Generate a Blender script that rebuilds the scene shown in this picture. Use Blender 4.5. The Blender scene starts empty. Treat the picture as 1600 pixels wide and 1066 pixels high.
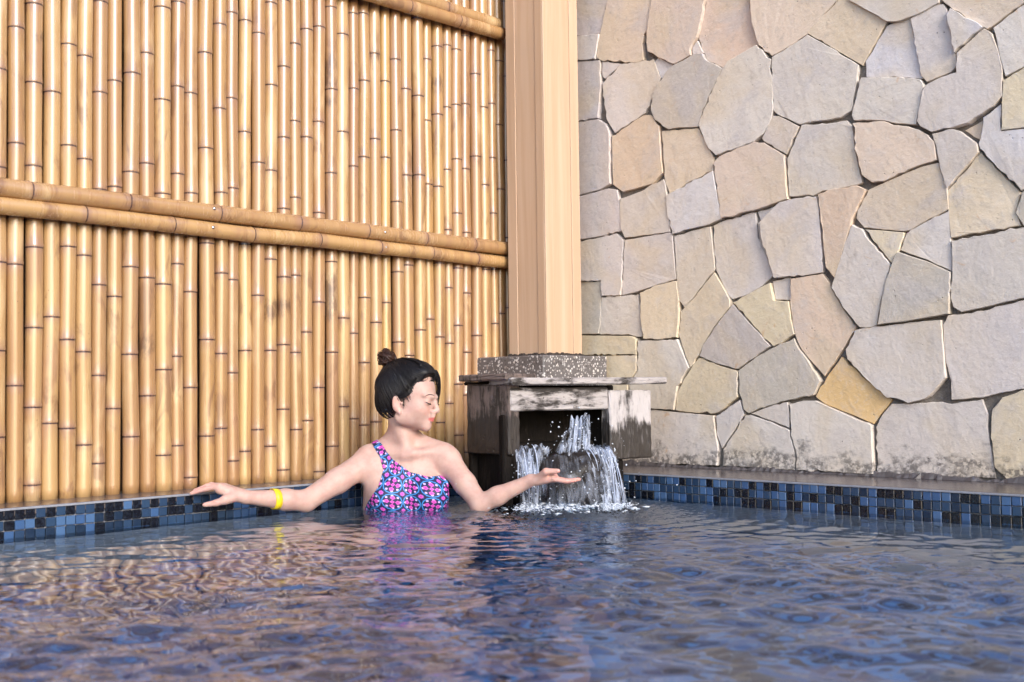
import bpy, bmesh, math, random
import numpy as np
from mathutils import Vector, Matrix

# ------------------------------------------------------------------ camera, sky, sun, exposure
scene = bpy.context.scene
F_PX, PITCH, ROLL, YAW, CAM_H = 1672.46, 0.04896, -0.0123, 0.77916, 0.33
_cp, _sp = math.cos(PITCH), math.sin(PITCH)
_up = np.array([0, -_sp, _cp]); _rt = np.array([1.0, 0, 0])
FW = np.array([0, _cp, _sp])
RT = math.cos(ROLL) * _rt + math.sin(ROLL) * _up
UP = -math.sin(ROLL) * _rt + math.cos(ROLL) * _up
EYE = np.array([0, 0, CAM_H])
cam = bpy.data.cameras.new('camera')
cam.sensor_width = 36.0
cam.lens = 36.0 * F_PX / 1600.0
cam.clip_start, cam.clip_end = 0.05, 400
cam.dof.use_dof = True
cam.dof.focus_distance = 3.25
cam.dof.aperture_fstop = 5.0
cam_ob = bpy.data.objects.new('camera', cam)
scene.collection.objects.link(cam_ob)
cam_ob.matrix_world = Matrix(((RT[0], UP[0], -FW[0], EYE[0]), (RT[1], UP[1], -FW[1], EYE[1]),
                              (RT[2], UP[2], -FW[2], EYE[2]), (0, 0, 0, 1)))
scene.camera = cam_ob

SUN_DIR = np.array([0.44, -0.86, 0.44]); SUN_DIR /= np.linalg.norm(SUN_DIR)   # towards the sun: right, behind the camera
SUN_EL = math.asin(SUN_DIR[2]); SUN_ROT = math.atan2(SUN_DIR[0], SUN_DIR[1])
world = bpy.data.worlds.new('World'); scene.world = world; world.use_nodes = True
_n = world.node_tree.nodes; _l = world.node_tree.links
_sky = _n.new('ShaderNodeTexSky'); _sky.sky_type = 'NISHITA'; _sky.sun_disc = False
_sky.sun_elevation = SUN_EL; _sky.sun_rotation = SUN_ROT
_sky.air_density = 1.0; _sky.dust_density = 1.5; _sky.ozone_density = 2.0
_l.new(_sky.outputs[0], _n['Background'].inputs['Color'])
_n['Background'].inputs['Strength'].default_value = 0.15
sun = bpy.data.lights.new('sun', 'SUN')
sun.energy = 0.95; sun.angle = math.radians(22); sun.color = (1.0, 0.965, 0.935)
sun_ob = bpy.data.objects.new('sun', sun); scene.collection.objects.link(sun_ob)
sun_ob.rotation_euler = Vector(SUN_DIR).to_track_quat('Z', 'Y').to_euler()
sun_ob.location = (4, -3, 6)
scene.view_settings.view_transform = 'Standard'
scene.view_settings.look = 'None'
scene.view_settings.exposure = 1.38
scene.view_settings.gamma = 1.0
scene.view_settings.use_curve_mapping = False
scene.render.engine = 'CYCLES'
scene.cycles.use_denoising = True
scene.cycles.max_bounces = 12
scene.cycles.transmission_bounces = 8
scene.cycles.transparent_max_bounces = 16
scene.cycles.caustics_refractive = True
scene.cycles.caustics_reflective = False
scene.cycles.sample_clamp_indirect = 6.0
random.seed(7); rng = np.random.default_rng(7)

# ------------------------------------------------------------------ frame of the place
# the camera stands at p = q = 0; p runs out from the bamboo fence, q out from the stone wall, z = 0 is the water
NA = np.array([math.cos(YAW), -math.sin(YAW), 0.0])
NB = np.array([-math.sin(YAW), -math.cos(YAW), 0.0])
def W(p, q, z): return p * NA + q * NB + np.array([0, 0, z])
def ray(u, v): return FW * F_PX + RT * (u - 800) - UP * (v - 533)
def on_plane(u, v, n, k):
    d = ray(u, v); return EYE + d * ((k - n @ EYE) / (n @ d))
def at(u, v, depth):
    return EYE + ray(u, v) / F_PX * depth
PB, QS = -2.80, -3.00            # axis plane of the bamboo, front plane of the stones
PT, QT = -2.66, -2.71            # tiled faces of the two pool edges
LEDGE = 0.0725
CORNER = W(PB, QS, 0)

# ------------------------------------------------------------------ helpers
def link(o): scene.collection.objects.link(o); return o
def tag(o, label=None, cat=None, group=None, kind=None):
    if label: o['label'] = label
    if cat: o['category'] = cat
    if group: o['group'] = group
    if kind: o['kind'] = kind
    return o
def empty(name, loc, label=None, cat=None, group=None, kind=None):
    o = link(bpy.data.objects.new(name, None)); o.location = Vector(loc); o.empty_display_size = 0.1
    return tag(o, label, cat, group, kind)
def wloc(o):
    v = np.zeros(3)
    while o is not None:
        v += np.array(o.location); o = o.parent
    return v
def mesh(name, verts, faces, smooth=False):
    me = bpy.data.meshes.new(name)
    me.from_pydata([tuple(map(float, v)) for v in verts], [], [tuple(map(int, f)) for f in faces])
    if smooth: me.polygons.foreach_set('use_smooth', [True] * len(me.polygons))
    me.update(); return me
def obj(name, verts, faces, mat, parent=None, smooth=False):
    """one mesh object; verts are in world space"""
    verts = np.asarray(verts, float)
    if parent is not None: verts = verts - wloc(parent)
    o = bpy.data.objects.new(name, mesh(name, verts, faces, smooth))
    if mat: o.data.materials.append(mat)
    link(o)
    if parent is not None: o.parent = parent
    return o
def attr(o, name, vals):
    a = o.data.attributes.new(name, 'FLOAT', 'POINT'); a.data.foreach_set('value', np.asarray(vals, np.float32))
class MB:
    def __init__(s): s.v = []; s.f = []
    def add(s, vs, fs):
        b = len(s.v); s.v += [tuple(x) for x in vs]; s.f += [tuple(i + b for i in f) for f in fs]
    def build(s, name, mat, parent=None, smooth=False): return obj(name, s.v, s.f, mat, parent, smooth)
BOXF = [(0, 3, 2, 1), (4, 5, 6, 7), (0, 1, 5, 4), (1, 2, 6, 5), (2, 3, 7, 6), (3, 0, 4, 7)]
def bevel_box(c, ax, half, bev=0.004, seg=1, jitter=0.0, cuts=0):
    """box with bevelled edges, centre c, axes ax (3 rows), half sizes -> verts, faces"""
    bm = bmesh.new(); bmesh.ops.create_cube(bm, size=2.0)
    for v in bm.verts: v.co = Vector((v.co.x * half[0], v.co.y * half[1], v.co.z * half[2]))
    if cuts: bmesh.ops.subdivide_edges(bm, edges=bm.edges[:], cuts=cuts, use_grid_fill=True)
    if bev > 0:
        es = [e for e in bm.edges if e.calc_face_angle(0) > 0.5]
        bmesh.ops.bevel(bm, geom=es, offset=bev, segments=seg, affect='EDGES', profile=0.6)
    if jitter:
        for v in bm.verts: v.co += Vector([random.uniform(-jitter, jitter) for _ in range(3)])
    bm.verts.index_update()
    ax = np.asarray(ax, float)
    vs = [c + v.co.x * ax[0] + v.co.y * ax[1] + v.co.z * ax[2] for v in bm.verts]
    fs = [[v.index for v in f.verts] for f in bm.faces]
    bm.free(); return np.array(vs), fs
ZV = np.array([0, 0, 1.0])
def box_obj(name, c, ax, half, mat, parent=None, bev=0.004, **k):
    v, f = bevel_box(np.asarray(c, float), ax, half, bev, **k); return obj(name, v, f, mat, parent)
def pqbox(name, p0, p1, q0, q1, z0, z1, mat, parent=None, bev=0.004, **k):
    return box_obj(name, W((p0 + p1) / 2, (q0 + q1) / 2, (z0 + z1) / 2), (NA, NB, ZV),
                   ((p1 - p0) / 2, (q1 - q0) / 2, (z1 - z0) / 2), mat, parent, bev, **k)
def tube_rings(path, radii, n=8, cap=True):
    path = np.asarray(path, float); m = len(path); vs = []; fs = []
    t = np.gradient(path, axis=0); t /= np.linalg.norm(t, axis=1)[:, None] + 1e-12
    ref = np.array([0.31, 0.22, 0.92]) if abs(t[0] @ np.array([0.31, 0.22, 0.92])) < 0.9 else np.array([1.0, 0, 0])
    for i in range(m):
        a = np.cross(t[i], ref); a /= np.linalg.norm(a); b = np.cross(t[i], a); ref = np.cross(a, t[i]) if False else ref
        for k in range(n):
            an = 2 * math.pi * k / n
            vs.append(path[i] + radii[i] * (math.cos(an) * a + math.sin(an) * b))
    for i in range(m - 1):
        for k in range(n):
            fs.append((i * n + k, i * n + (k + 1) % n, (i + 1) * n + (k + 1) % n, (i + 1) * n + k))
    if cap: fs.append(tuple(range(n))[::-1]); fs.append(tuple((m - 1) * n + k for k in range(n)))
    return vs, fs

# ------------------------------------------------------------------ node helper
class S:
    def __init__(s, nt, sock): s.nt = nt; s.k = sock
    def _m(s, op, b=None, c=None, clamp=False):
        n = s.nt.nodes.new('ShaderNodeMath'); n.operation = op; n.use_clamp = clamp
        for i, x in enumerate((s, b, c)):
            if x is None: continue
            if isinstance(x, S): s.nt.links.new(x.k, n.inputs[i])
            else: n.inputs[i].default_value = float(x)
        return S(s.nt, n.outputs[0])
    def __add__(s, b): return s._m('ADD', b)
    __radd__ = __add__
    def __sub__(s, b): return s._m('SUBTRACT', b)
    def __rsub__(s, b): return (s * -1.0) + b
    def __mul__(s, b): return s._m('MULTIPLY', b)
    __rmul__ = __mul__
    def __truediv__(s, b): return s._m('DIVIDE', b)
    def fl(s): return s._m('FLOOR')
    def fr(s): return s._m('FRACT')
    def ab(s): return s._m('ABSOLUTE')
    def mx(s, b): return s._m('MAXIMUM', b)
    def mn(s, b): return s._m('MINIMUM', b)
    def pw(s, b): return s._m('POWER', b)
    def sq(s): return s._m('SQRT')
    def cos(s): return s._m('COSINE')
    def atan2(s, b): return s._m('ARCTAN2', b)
    def cl(s): return s._m('ADD', 0.0, clamp=True)
    def step(s, a, b):
        n = s.nt.nodes.new('ShaderNodeMapRange'); n.interpolation_type = 'SMOOTHSTEP'
        s.nt.links.new(s.k, n.inputs['Value'])
        n.inputs['From Min'].default_value = a; n.inputs['From Max'].default_value = b
        if a > b:
            n.inputs['From Min'].default_value = b; n.inputs['From Max'].default_value = a
            n.inputs['To Min'].default_value = 1; n.inputs['To Max'].default_value = 0
        return S(s.nt, n.outputs[0])
class Mat:
    def __init__(s, name, **kw):
        s.m = bpy.data.materials.new(name); s.m.use_nodes = True
        s.nt = s.m.node_tree; s.b = s.nt.nodes['Principled BSDF']
        for k, v in kw.items(): s.set(k.replace('_', ' '), v)
    def set(s, k, v):
        i = s.b.inputs[k]
        if isinstance(v, S): s.nt.links.new(v.k, i)
        elif isinstance(v, (tuple, list)): i.default_value = (*v, 1.0) if len(v) == 3 and i.type == 'RGBA' else v
        else: i.default_value = v
    def new(s, t): return s.nt.nodes.new(t)
    def obj(s): return S(s.nt, s.new('ShaderNodeTexCoord').outputs['Object'])
    def geo(s): return S(s.nt, s.new('ShaderNodeNewGeometry').outputs['Position'])
    def sep(s, v):
        n = s.new('ShaderNodeSeparateXYZ'); s.nt.links.new(v.k, n.inputs[0]); return [S(s.nt, o) for o in n.outputs]
    def comb(s, x, y, z=0.0):
        n = s.new('ShaderNodeCombineXYZ')
        for i, q in enumerate((x, y, z)):
            if isinstance(q, S): s.nt.links.new(q.k, n.inputs[i])
            else: n.inputs[i].default_value = q
        return S(s.nt, n.outputs[0])
    def scale(s, v, xyz):
        n = s.new('ShaderNodeVectorMath'); n.operation = 'MULTIPLY'; s.nt.links.new(v.k, n.inputs[0]); n.inputs[1].default_value = xyz
        return S(s.nt, n.outputs[0])
    def vadd(s, v, w):
        n = s.new('ShaderNodeVectorMath'); n.operation = 'ADD'; s.nt.links.new(v.k, n.inputs[0]); s.nt.links.new(w.k, n.inputs[1])
        return S(s.nt, n.outputs[0])
    def dot(s, v, xyz):
        n = s.new('ShaderNodeVectorMath'); n.operation = 'DOT_PRODUCT'; s.nt.links.new(v.k, n.inputs[0]); n.inputs[1].default_value = xyz
        return S(s.nt, n.outputs['Value'])
    def noise(s, v, sc, det=4, rough=0.55, dist=0.0):
        n = s.new('ShaderNodeTexNoise'); n.inputs['Scale'].default_value = sc; n.inputs['Detail'].default_value = det
        n.inputs['Roughness'].default_value = rough; n.inputs['Distortion'].default_value = dist
        s.nt.links.new(v.k, n.inputs['Vector']); return S(s.nt, n.outputs[0])
    def voro(s, v, sc, feat='F1', out='Distance', rnd=1.0):
        n = s.new('ShaderNodeTexVoronoi'); n.feature = feat; n.inputs['Scale'].default_value = sc
        n.inputs['Randomness'].default_value = rnd; s.nt.links.new(v.k, n.inputs['Vector']); return S(s.nt, n.outputs[out])
    def wnoise(s, v):
        n = s.new('ShaderNodeTexWhiteNoise'); s.nt.links.new(v.k, n.inputs['Vector']); return S(s.nt, n.outputs['Value'])
    def info(s, o): return S(s.nt, s.new('ShaderNodeObjectInfo').outputs[o])
    def attr(s, name, out='Fac'):
        n = s.new('ShaderNodeAttribute'); n.attribute_name = name; return S(s.nt, n.outputs[out])
    def mix(s, f, a, b, mode='MIX'):
        n = s.new('ShaderNodeMix'); n.data_type = 'RGBA'; n.blend_type = mode
        for i, q in ((0, f), (6, a), (7, b)):
            if isinstance(q, S): s.nt.links.new(q.k, n.inputs[i])
            elif isinstance(q, (tuple, list)): n.inputs[i].default_value = (*q[:3], 1.0)
            else: n.inputs[i].default_value = q
        return S(s.nt, n.outputs[2])
    def ramp(s, f, pts, const=False):
        n = s.new('ShaderNodeValToRGB'); e = n.color_ramp.elements
        if const: n.color_ramp.interpolation = 'CONSTANT'
        while len(e) < len(pts): e.new(0.5)
        for i, (x, c) in enumerate(pts): e[i].position = x; e[i].color = (*c, 1.0)
        s.nt.links.new(f.k, n.inputs[0]); return S(s.nt, n.outputs[0])
    def bump(s, h, strength=0.3, dist=0.002):
        n = s.new('ShaderNodeBump'); n.inputs['Strength'].default_value = strength; n.inputs['Distance'].default_value = dist
        s.nt.links.new(h.k, n.inputs['Height']); s.nt.links.new(n.outputs[0], s.b.inputs['Normal'])
    def offs(s, v, amt=37.0):
        """shift a texture vector by the object's own random number"""
        r = s.info('Random') * amt
        return s.vadd(v, s.comb(r, r * 1.7, r * 0.6))

# ------------------------------------------------------------------ materials
def m_bamboo():
    m = Mat('bamboo', Roughness=0.24)
    o = m.geo(); x, y, z = m.sep(o)
    st = m.offs(m.scale(o, (34, 34, 1.6))); bl = m.offs(m.scale(o, (9, 9, 3.2)), 91)
    fine = m.offs(m.scale(o, (160, 160, 4)), 17)
    r = m.info('Random')
    col = m.ramp(r, [(0.0, (.41, .24, .098)), (.2, (.47, .30, .135)), (.4, (.33, .18, .082)), (.6, (.48, .30, .115)), (.8, (.37, .21, .10)), (1, (.43, .255, .095))])
    vr = m.wnoise(m.comb(r * 91.7, r * 13.1, 0.0))
    col = m.mix(vr.step(.45, 1.0) * .55, col, (.29, .155, .075)); col = m.mix(vr.step(.4, .0) * .4, col, (.56, .38, .19))
    n1 = m.noise(st, 1.0, 4, .6); n2 = m.noise(bl, 1.0, 3, .6); n3 = m.noise(fine, 1.0, 2)
    col = m.mix(n1.step(.48, .72) * .6, col, (.30, .15, .07))
    col = m.mix(n2.step(.54, .72) * .6, col, (.62, .45, .25))
    col = m.mix(n2.step(.44, .28) * .7, col, (.33, .18, .105))
    col = m.mix(n3.step(.45, .8) * .22, col, (.36, .19, .09))
    sp = m.voro(m.offs(m.scale(o, (70, 70, 40)), 53), 1.0).step(.12, .05) * m.noise(bl, 2.3, 2).step(.52, .62)
    col = m.mix(sp * .7, col, (.16, .09, .05))
    nb = m.attr('smear'); nd = m.attr('ring'); bu = m.attr('burn')
    col = m.mix(nb * n1.step(.25, .6) * .8, col, (.27, .15, .105))
    blot = m.noise(m.offs(m.scale(o, (16, 16, 5)), 133), 1.0, 4, .6, .8).step(.55, .69)
    col = m.mix(blot * .7, col, (.21, .11, .06))
    col = m.mix((bu * (m.noise(m.scale(o, (70, 70, 30)), 1.0, 5, .7) * 2.2 - .35)).step(.2, .75) * .75, col, (.11, .055, .035))
    jag = m.noise(m.offs(m.scale(o, (260, 260, 60)), 5), 1.0, 2)
    col = m.mix((nd * (jag * .9 + .5)).step(.42, .8), col, (.085, .05, .045))
    m.set('Base Color', col)
    m.set('Roughness', n2 * .12 + n3 * .10 + .15)
    m.set('Specular IOR Level', .75); m.set('Coat Weight', .25); m.set('Coat Roughness', .12)
    m.bump(n1 * .5 + n3 * .3, .10, .001)
    return m.m
def m_stone():
    m = Mat('flagstone')
    o = m.geo(); oo = m.offs(o, 61)
    n1 = m.noise(oo, 7, 5, .6, .4); n2 = m.noise(oo, 26, 6, .65); n3 = m.noise(oo, 95, 5, .7); n4 = m.noise(oo, 3.2, 3, .5, 1.2)
    base = m.info('Color')
    col = m.mix(n4.step(.42, .68) * .55, base, (.60, .49, .345))
    col = m.mix(n1.step(.50, .70) * .5, col, (.49, .455, .46))
    col = m.mix(n2.step(.54, .74) * .45, col, (.37, .33, .30))
    col = m.mix(n2.step(.44, .28) * .4, col, (.66, .60, .53))
    col = m.mix(n3.step(.5, .75) * .35, col, (.68, .64, .60))
    col = m.mix(n3.step(.44, .24) * .42, col, (.26, .225, .20))
    pit = m.voro(oo, 48).step(.13, .04) * m.noise(oo, 11, 2).step(.54, .66)
    col = m.mix(pit * .75, col, (.10, .085, .08))
    rust = m.noise(m.offs(m.scale(o, (1, 1, 1)), 23), 9, 4, .6, 1.5).step(.66, .74)
    col = m.mix(rust * .55, col, (.56, .34, .17))
    ht = m.sep(o)[2]
    moss = (m.noise(m.scale(o, (1, 1, 1.6)), 13, 5, .65) - ht * 2.6).step(.08, .30) * m.noise(o, 70, 3, .7).step(.36, .56)
    col = m.mix(moss * .75, col, (.055, .05, .05))
    m.set('Base Color', col); m.set('Roughness', n2 * .25 + .52); m.set('Specular IOR Level', .35)
    m.bump(n1 * .9 + n2 * .5 + n3 * .22 - pit * .5, .75, .007)
    return m.m
def m_mortar():
    m = Mat('mortar', Roughness=.9)
    o = m.geo(); n = m.noise(o, 30, 5, .7)
    m.set('Base Color', m.ramp(n, [(.3, (.10, .085, .075)), (.7, (.24, .21, .185))])); m.bump(n, .8, .01)
    return m.m
def m_wood(name, a, b, rough=.45):
    m = Mat(name, Roughness=rough)
    o = m.offs(m.scale(m.geo(), (26, 26, 1.1)), 19); n = m.noise(o, 1, 5, .6, .6)
    f = m.noise(m.offs(m.scale(m.geo(), (150, 150, 3)), 7), 1, 3)
    col = m.mix(n.step(.3, .7), a, b); col = m.mix(f.step(.5, .8) * .16, col, [c * .66 for c in b])
    col = m.mix(m.info('Random') * .25, col, [c * .8 for c in a])
    m.set('Base Color', col); m.bump(f + n * .6, .18, .001); return m.m
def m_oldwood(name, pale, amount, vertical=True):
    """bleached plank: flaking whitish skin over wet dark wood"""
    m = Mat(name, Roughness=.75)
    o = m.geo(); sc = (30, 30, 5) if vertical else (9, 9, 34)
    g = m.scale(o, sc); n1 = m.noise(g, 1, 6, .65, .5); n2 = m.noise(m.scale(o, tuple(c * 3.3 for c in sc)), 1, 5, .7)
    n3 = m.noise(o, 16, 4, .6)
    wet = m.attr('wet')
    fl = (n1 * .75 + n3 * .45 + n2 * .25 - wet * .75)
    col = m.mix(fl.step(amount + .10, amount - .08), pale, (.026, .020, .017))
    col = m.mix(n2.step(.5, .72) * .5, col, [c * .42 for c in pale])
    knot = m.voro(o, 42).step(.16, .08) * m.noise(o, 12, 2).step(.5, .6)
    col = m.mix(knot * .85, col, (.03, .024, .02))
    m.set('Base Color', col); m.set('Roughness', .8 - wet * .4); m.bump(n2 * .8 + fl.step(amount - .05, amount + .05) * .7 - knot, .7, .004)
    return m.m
def m_terrazzo():
    m = Mat('terrazzo', Roughness=.42); o = m.geo()
    c1 = m.voro(o, 125, out='Color'); d1 = m.voro(o, 125); r = m.sep(c1)[0]; r2 = m.sep(c1)[1]
    chip = (r * .32 + .3 - d1).step(0.0, .05)
    base = m.mix(m.noise(o, 20, 4), (.095, .085, .085), (.15, .137, .14))
    ch = m.ramp(r2, [(0, (.40, .385, .385)), (.30, (.56, .54, .54)), (.5, (.07, .06, .06)), (.68, (.3, .26, .24)), (.8, (.66, .62, .6))], True)
    m.set('Base Color', m.mix(chip * m.sep(c1)[2].step(.34, .40), base, ch)); m.bump(m.noise(o, 120, 3), .15, .001); return m.m
def m_tile():
    m = Mat('mosaic_tile', Roughness=.10)
    r = m.info('Random'); o = m.geo()
    col = m.ramp(r, [(0, (.006, .007, .012)), (.30, (.012, .024, .050)), (.46, (.022, .045, .092)), (.66, (.042, .09, .20)), (.80, (.060, .12, .24)), (.89, (.024, .05, .10))], True)
    n = m.noise(o, 130, 4, .6)
    m.set('Base Color', m.mix(n.step(.4, .85) * .2, col, (.06, .09, .14))); m.set('Roughness', n * .22 + .06); m.set('Specular IOR Level', .35)
    m.bump(m.noise(o, 45, 2), .15, .002); return m.m
def m_grout():
    m = Mat('grout', Roughness=.8); o = m.geo(); n = m.noise(o, 60, 4)
    m.set('Base Color', m.mix(n, (.30, .32, .38), (.17, .17, .19))); m.bump(n, .4, .002); return m.m
def m_coping():
    m = Mat('wet_coping'); o = m.geo(); n = m.noise(o, 9, 5, .6, .5); f = m.noise(o, 75, 4, .7)
    col = m.mix(n.step(.35, .7), (.085, .07, .07), (.145, .12, .118)); col = m.mix(f.step(.5, .75) * .6, col, (.05, .04, .04))
    m.set('Base Color', col); m.set('Roughness', n * .3 + .06); m.bump(f * .6 + n, .25, .003); return m.m
def m_mosaic(name):
    m = Mat(name, Roughness=.2); o = m.geo()
    p, q, z = m.dot(o, tuple(NA)), m.dot(o, tuple(NB)), m.sep(o)[2]
    k = 1 / .0495
    if name == 'floor_mosaic': a, b = p * k, q * k
    else: a, b = (p + q) * k, z * k
    cell = m.wnoise(m.comb(a.fl(), b.fl(), 0.0))
    gap = (((a.fr() - .5).ab()).mx((b.fr() - .5).ab())).step(.455, .475)
    col = m.ramp(cell, [(0, (.004, .022, .07)), (.25, (.009, .05, .17)), (.5, (.018, .105, .32)), (.75, (.045, .19, .48)), (.92, (.011, .06, .17))], True)
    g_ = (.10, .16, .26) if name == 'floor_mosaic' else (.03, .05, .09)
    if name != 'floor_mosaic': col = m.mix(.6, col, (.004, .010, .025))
    m.set('Base Color', m.mix(gap, col, g_)); return m.m
def m_water():
    m = bpy.data.materials.new('pool_water'); m.use_nodes = True; nt = m.node_tree; b = nt.nodes['Principled BSDF']
    b.inputs['Base Color'].default_value = (.74, .91, 1.0, 1); b.inputs['Transmission Weight'].default_value = 1.0
    b.inputs['IOR'].default_value = 1.333; b.inputs['Roughness'].default_value = 0.015
    return m
def m_plain(name, col, rough=.5, **k): return Mat(name, Base_Color=col, Roughness=rough, **k).m
def m_skin():
    m = Mat('skin', Roughness=.5); o = m.geo()
    n = m.noise(o, 35, 4, .6)
    col = m.mix(n.step(.35, .7), (.52, .345, .295), (.46, .285, .245))
    col = m.mix(m.attr('pink') * .8, col, (.66, .30, .26))
    col = m.mix(m.attr('lips'), col, (.58, .15, .14))
    m.set('Base Color', col); m.set('Subsurface Weight', .25); m.b.inputs['Subsurface Radius'].default_value = (1.0, .35, .2)
    m.b.inputs['Subsurface Scale'].default_value = .012; m.set('Specular IOR Level', .28)
    m.bump(m.noise(o, 420, 2), .05, .0006); return m.m
def m_hair(name, c):
    m = Mat(name, Roughness=.45); m.set('Base Color', m.mix(m.noise(m.geo(), 90, 3), c, [x * 2.2 for x in c])); m.set('Specular IOR Level', .25); return m.m
def m_suit():
    m = Mat('printed_swimsuit', Roughness=.6)
    uv = m.new('ShaderNodeUVMap'); uv.uv_map = 'print'; u, v, _ = m.sep(S(m.nt, uv.outputs[0]))
    def cell(a, b):
        x = a.fr() - .5; y = b.fr() - .5; r = (x * x + y * y).sq(); return x, y, r
    x, y, r = cell(u, v); an = y.atan2(x)
    navy = (.010, .012, .060); pink = (.60, .085, .46); hot = (.42, .030, .28); cyan = (.045, .27, .66); lilac = (.55, .42, .75)
    ring = (r - .462).ab().step(.034, .012)
    d4 = (an * 4.0 + .6).cos(); d8 = (an * 8.0 + .3).cos()
    pet = ((r - .245).ab() * 7.0 + (1.0 - d4) * .55).step(.95, .70)
    petin = ((r - .245).ab() * 9.0 + (1.0 - d4) * 1.1).step(.5, .35)
    dots = ((r - .365).ab() * 12.0 + (1.0 - d8) * .75).step(.85, .6)
    dia = (x.ab() + y.ab()).step(.125, .10)
    diain = (x.ab() + y.ab()).step(.05, .035)
    col = m.mix(ring, navy, cyan)
    col = m.mix(dots, col, lilac); col = m.mix(pet, col, pink); col = m.mix(petin, col, hot)
    col = m.mix(dia, col, pink); col = m.mix(diain, col, hot)
    x2, y2, r2 = cell(u + .5, v + .5)
    d2 = ((x2 + y2).ab()).mx((x2 - y2).ab()).step(.150, .125); d3 = ((x2 + y2).ab()).mx((x2 - y2).ab()).step(.05, .035)
    out = r.step(.48, .50)
    tri = ((u * 6.0).fr() - .5).ab() + ((v * 6.0).fr() - .5).ab()
    col = m.mix(out * tri.step(.28, .18) * .9, col, (.07, .14, .48))
    col = m.mix(d2 * out, col, pink); col = m.mix(d3 * out, col, hot)
    m.set('Base Color', col); m.bump(m.noise(m.geo(), 600, 2), .15, .0008); return m.m
def m_fall():
    m = Mat('falling_water', Roughness=.12)
    uv = m.new('ShaderNodeUVMap'); uv.uv_map = 'flow'; f = S(m.nt, uv.outputs[0])
    a = m.noise(m.scale(f, (9, 1.8, 1)), 1, 4, .6, .6); b = m.noise(m.scale(f, (26, 6, 1)), 1, 3, .6, .4); c = m.noise(m.scale(f, (3.5, 2.2, 1)), 1, 2, .5, .8)
    dens = (a * .65 + b * .2 + c * .65).step(.62, 1.06)
    m.set('Base Color', m.mix(b, (.42, .54, .82), (.90, .93, 1.0))); m.set('IOR', 1.33); m.set('Roughness', .35); m.set('Transmission Weight', .2); m.set('Specular IOR Level', .3)
    sh = m.attr('sheet'); m.set('Alpha', dens * sh + sh.step(.02, .0) * .7)
    m.bump(a + b, .6, .004)
    return m.m
def m_wetrock():
    m = Mat('wet_rock', Roughness=.3, Specular_IOR_Level=.22); o = m.geo(); n = m.noise(m.scale(o, (1, 1, .5)), 24, 5, .6)
    m.set('Base Color', m.mix(n, (.007, .0055, .005), (.026, .02, .017))); m.bump(n, .5, .008); return m.m

BAMBOO = m_bamboo(); STONE = m_stone(); MORTAR = m_mortar(); TILE = m_tile(); GROUT = m_grout(); COPING = m_coping()
TERRAZZO = m_terrazzo(); CEDAR = m_wood('cedar', (.51, .345, .23), (.59, .43, .31)); WATER = m_water()
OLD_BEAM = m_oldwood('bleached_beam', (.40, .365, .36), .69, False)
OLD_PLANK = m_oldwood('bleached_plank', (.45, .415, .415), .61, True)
OLD_SHADED = m_oldwood('shaded_side_wood', (.16, .12, .108), .68, True)  # darker copy of the plank; shade of the left-facing boards put into colour
SHADE_WOOD = m_oldwood('shade_black_wood', (.010, .008, .007), .6, True); SHADE_WOOD.node_tree.nodes['Principled BSDF'].inputs['Specular IOR Level'].default_value = .12  # near-black colour stands in for the shade inside and below the box
STEEL = m_plain('steel', (.62, .62, .65), .25, Metallic=1.0)
SKIN = m_skin(); HAIR = m_hair('black_hair', (.006, .0055, .007)); BUN = m_hair('brown_hair', (.018, .008, .006))
SUIT = m_suit(); FALL = m_fall(); FOAM = m_plain('foam', (.80, .86, .96), .2, Transmission_Weight=.35, IOR=1.33); ROCK = m_wetrock(); YELLOW = m_plain('yellow_vinyl', (.82, .62, .02), .4)
FLOORM = m_mosaic('floor_mosaic'); SIDEM = m_mosaic('side_mosaic')
GROUND = m_plain('ground_soil', (.12, .11, .10), .9)

# ------------------------------------------------------------------ setting: ground, basin, water
FAR = 5.0
def quad(name, pts, mat, parent=None): return obj(name, pts, [tuple(range(len(pts)))], mat, parent)
gm = MB()
for (p0, p1, q0, q1) in ((-60, PT - .02, -60, 60), (FAR, 60, -60, 60), (PT - .02, FAR, -60, QT - .02), (PT - .02, FAR, FAR, 60)):
    gm.add([W(p0, q0, .02), W(p1, q0, .02), W(p1, q1, .02), W(p0, q1, .02)], [(0, 1, 2, 3)])
tag(gm.build('ground', GROUND), 'bare ground around the pool outside the walls', None, kind='structure')
tag(quad('pool_floor', [W(PT - .02, QT - .02, -.62), W(FAR, QT - .02, -.62), W(FAR, FAR, -.62), W(PT - .02, FAR, -.62)], FLOORM),
    'blue mosaic floor of the pool under the water', None, kind='structure')
sm = MB()
for a, b in (((PT - .004, QT - .02), (PT - .004, FAR)), ((PT - .02, QT - .004), (FAR, QT - .004)), ((FAR, QT), (FAR, FAR)), ((PT, FAR), (FAR, FAR))):
    sm.add([W(*a, -.62), W(*b, -.62), W(*b, -.075 if a[0] != FAR and b[1] != FAR or a == (PT - .004, QT - .02) else .02), W(*a, -.075 if a[0] != FAR and a[1] != FAR else .02)], [(0, 1, 2, 3)])
tag(sm.build('pool_basin', SIDEM), 'blue mosaic sides of the pool below the water line', None, kind='structure')

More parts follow.
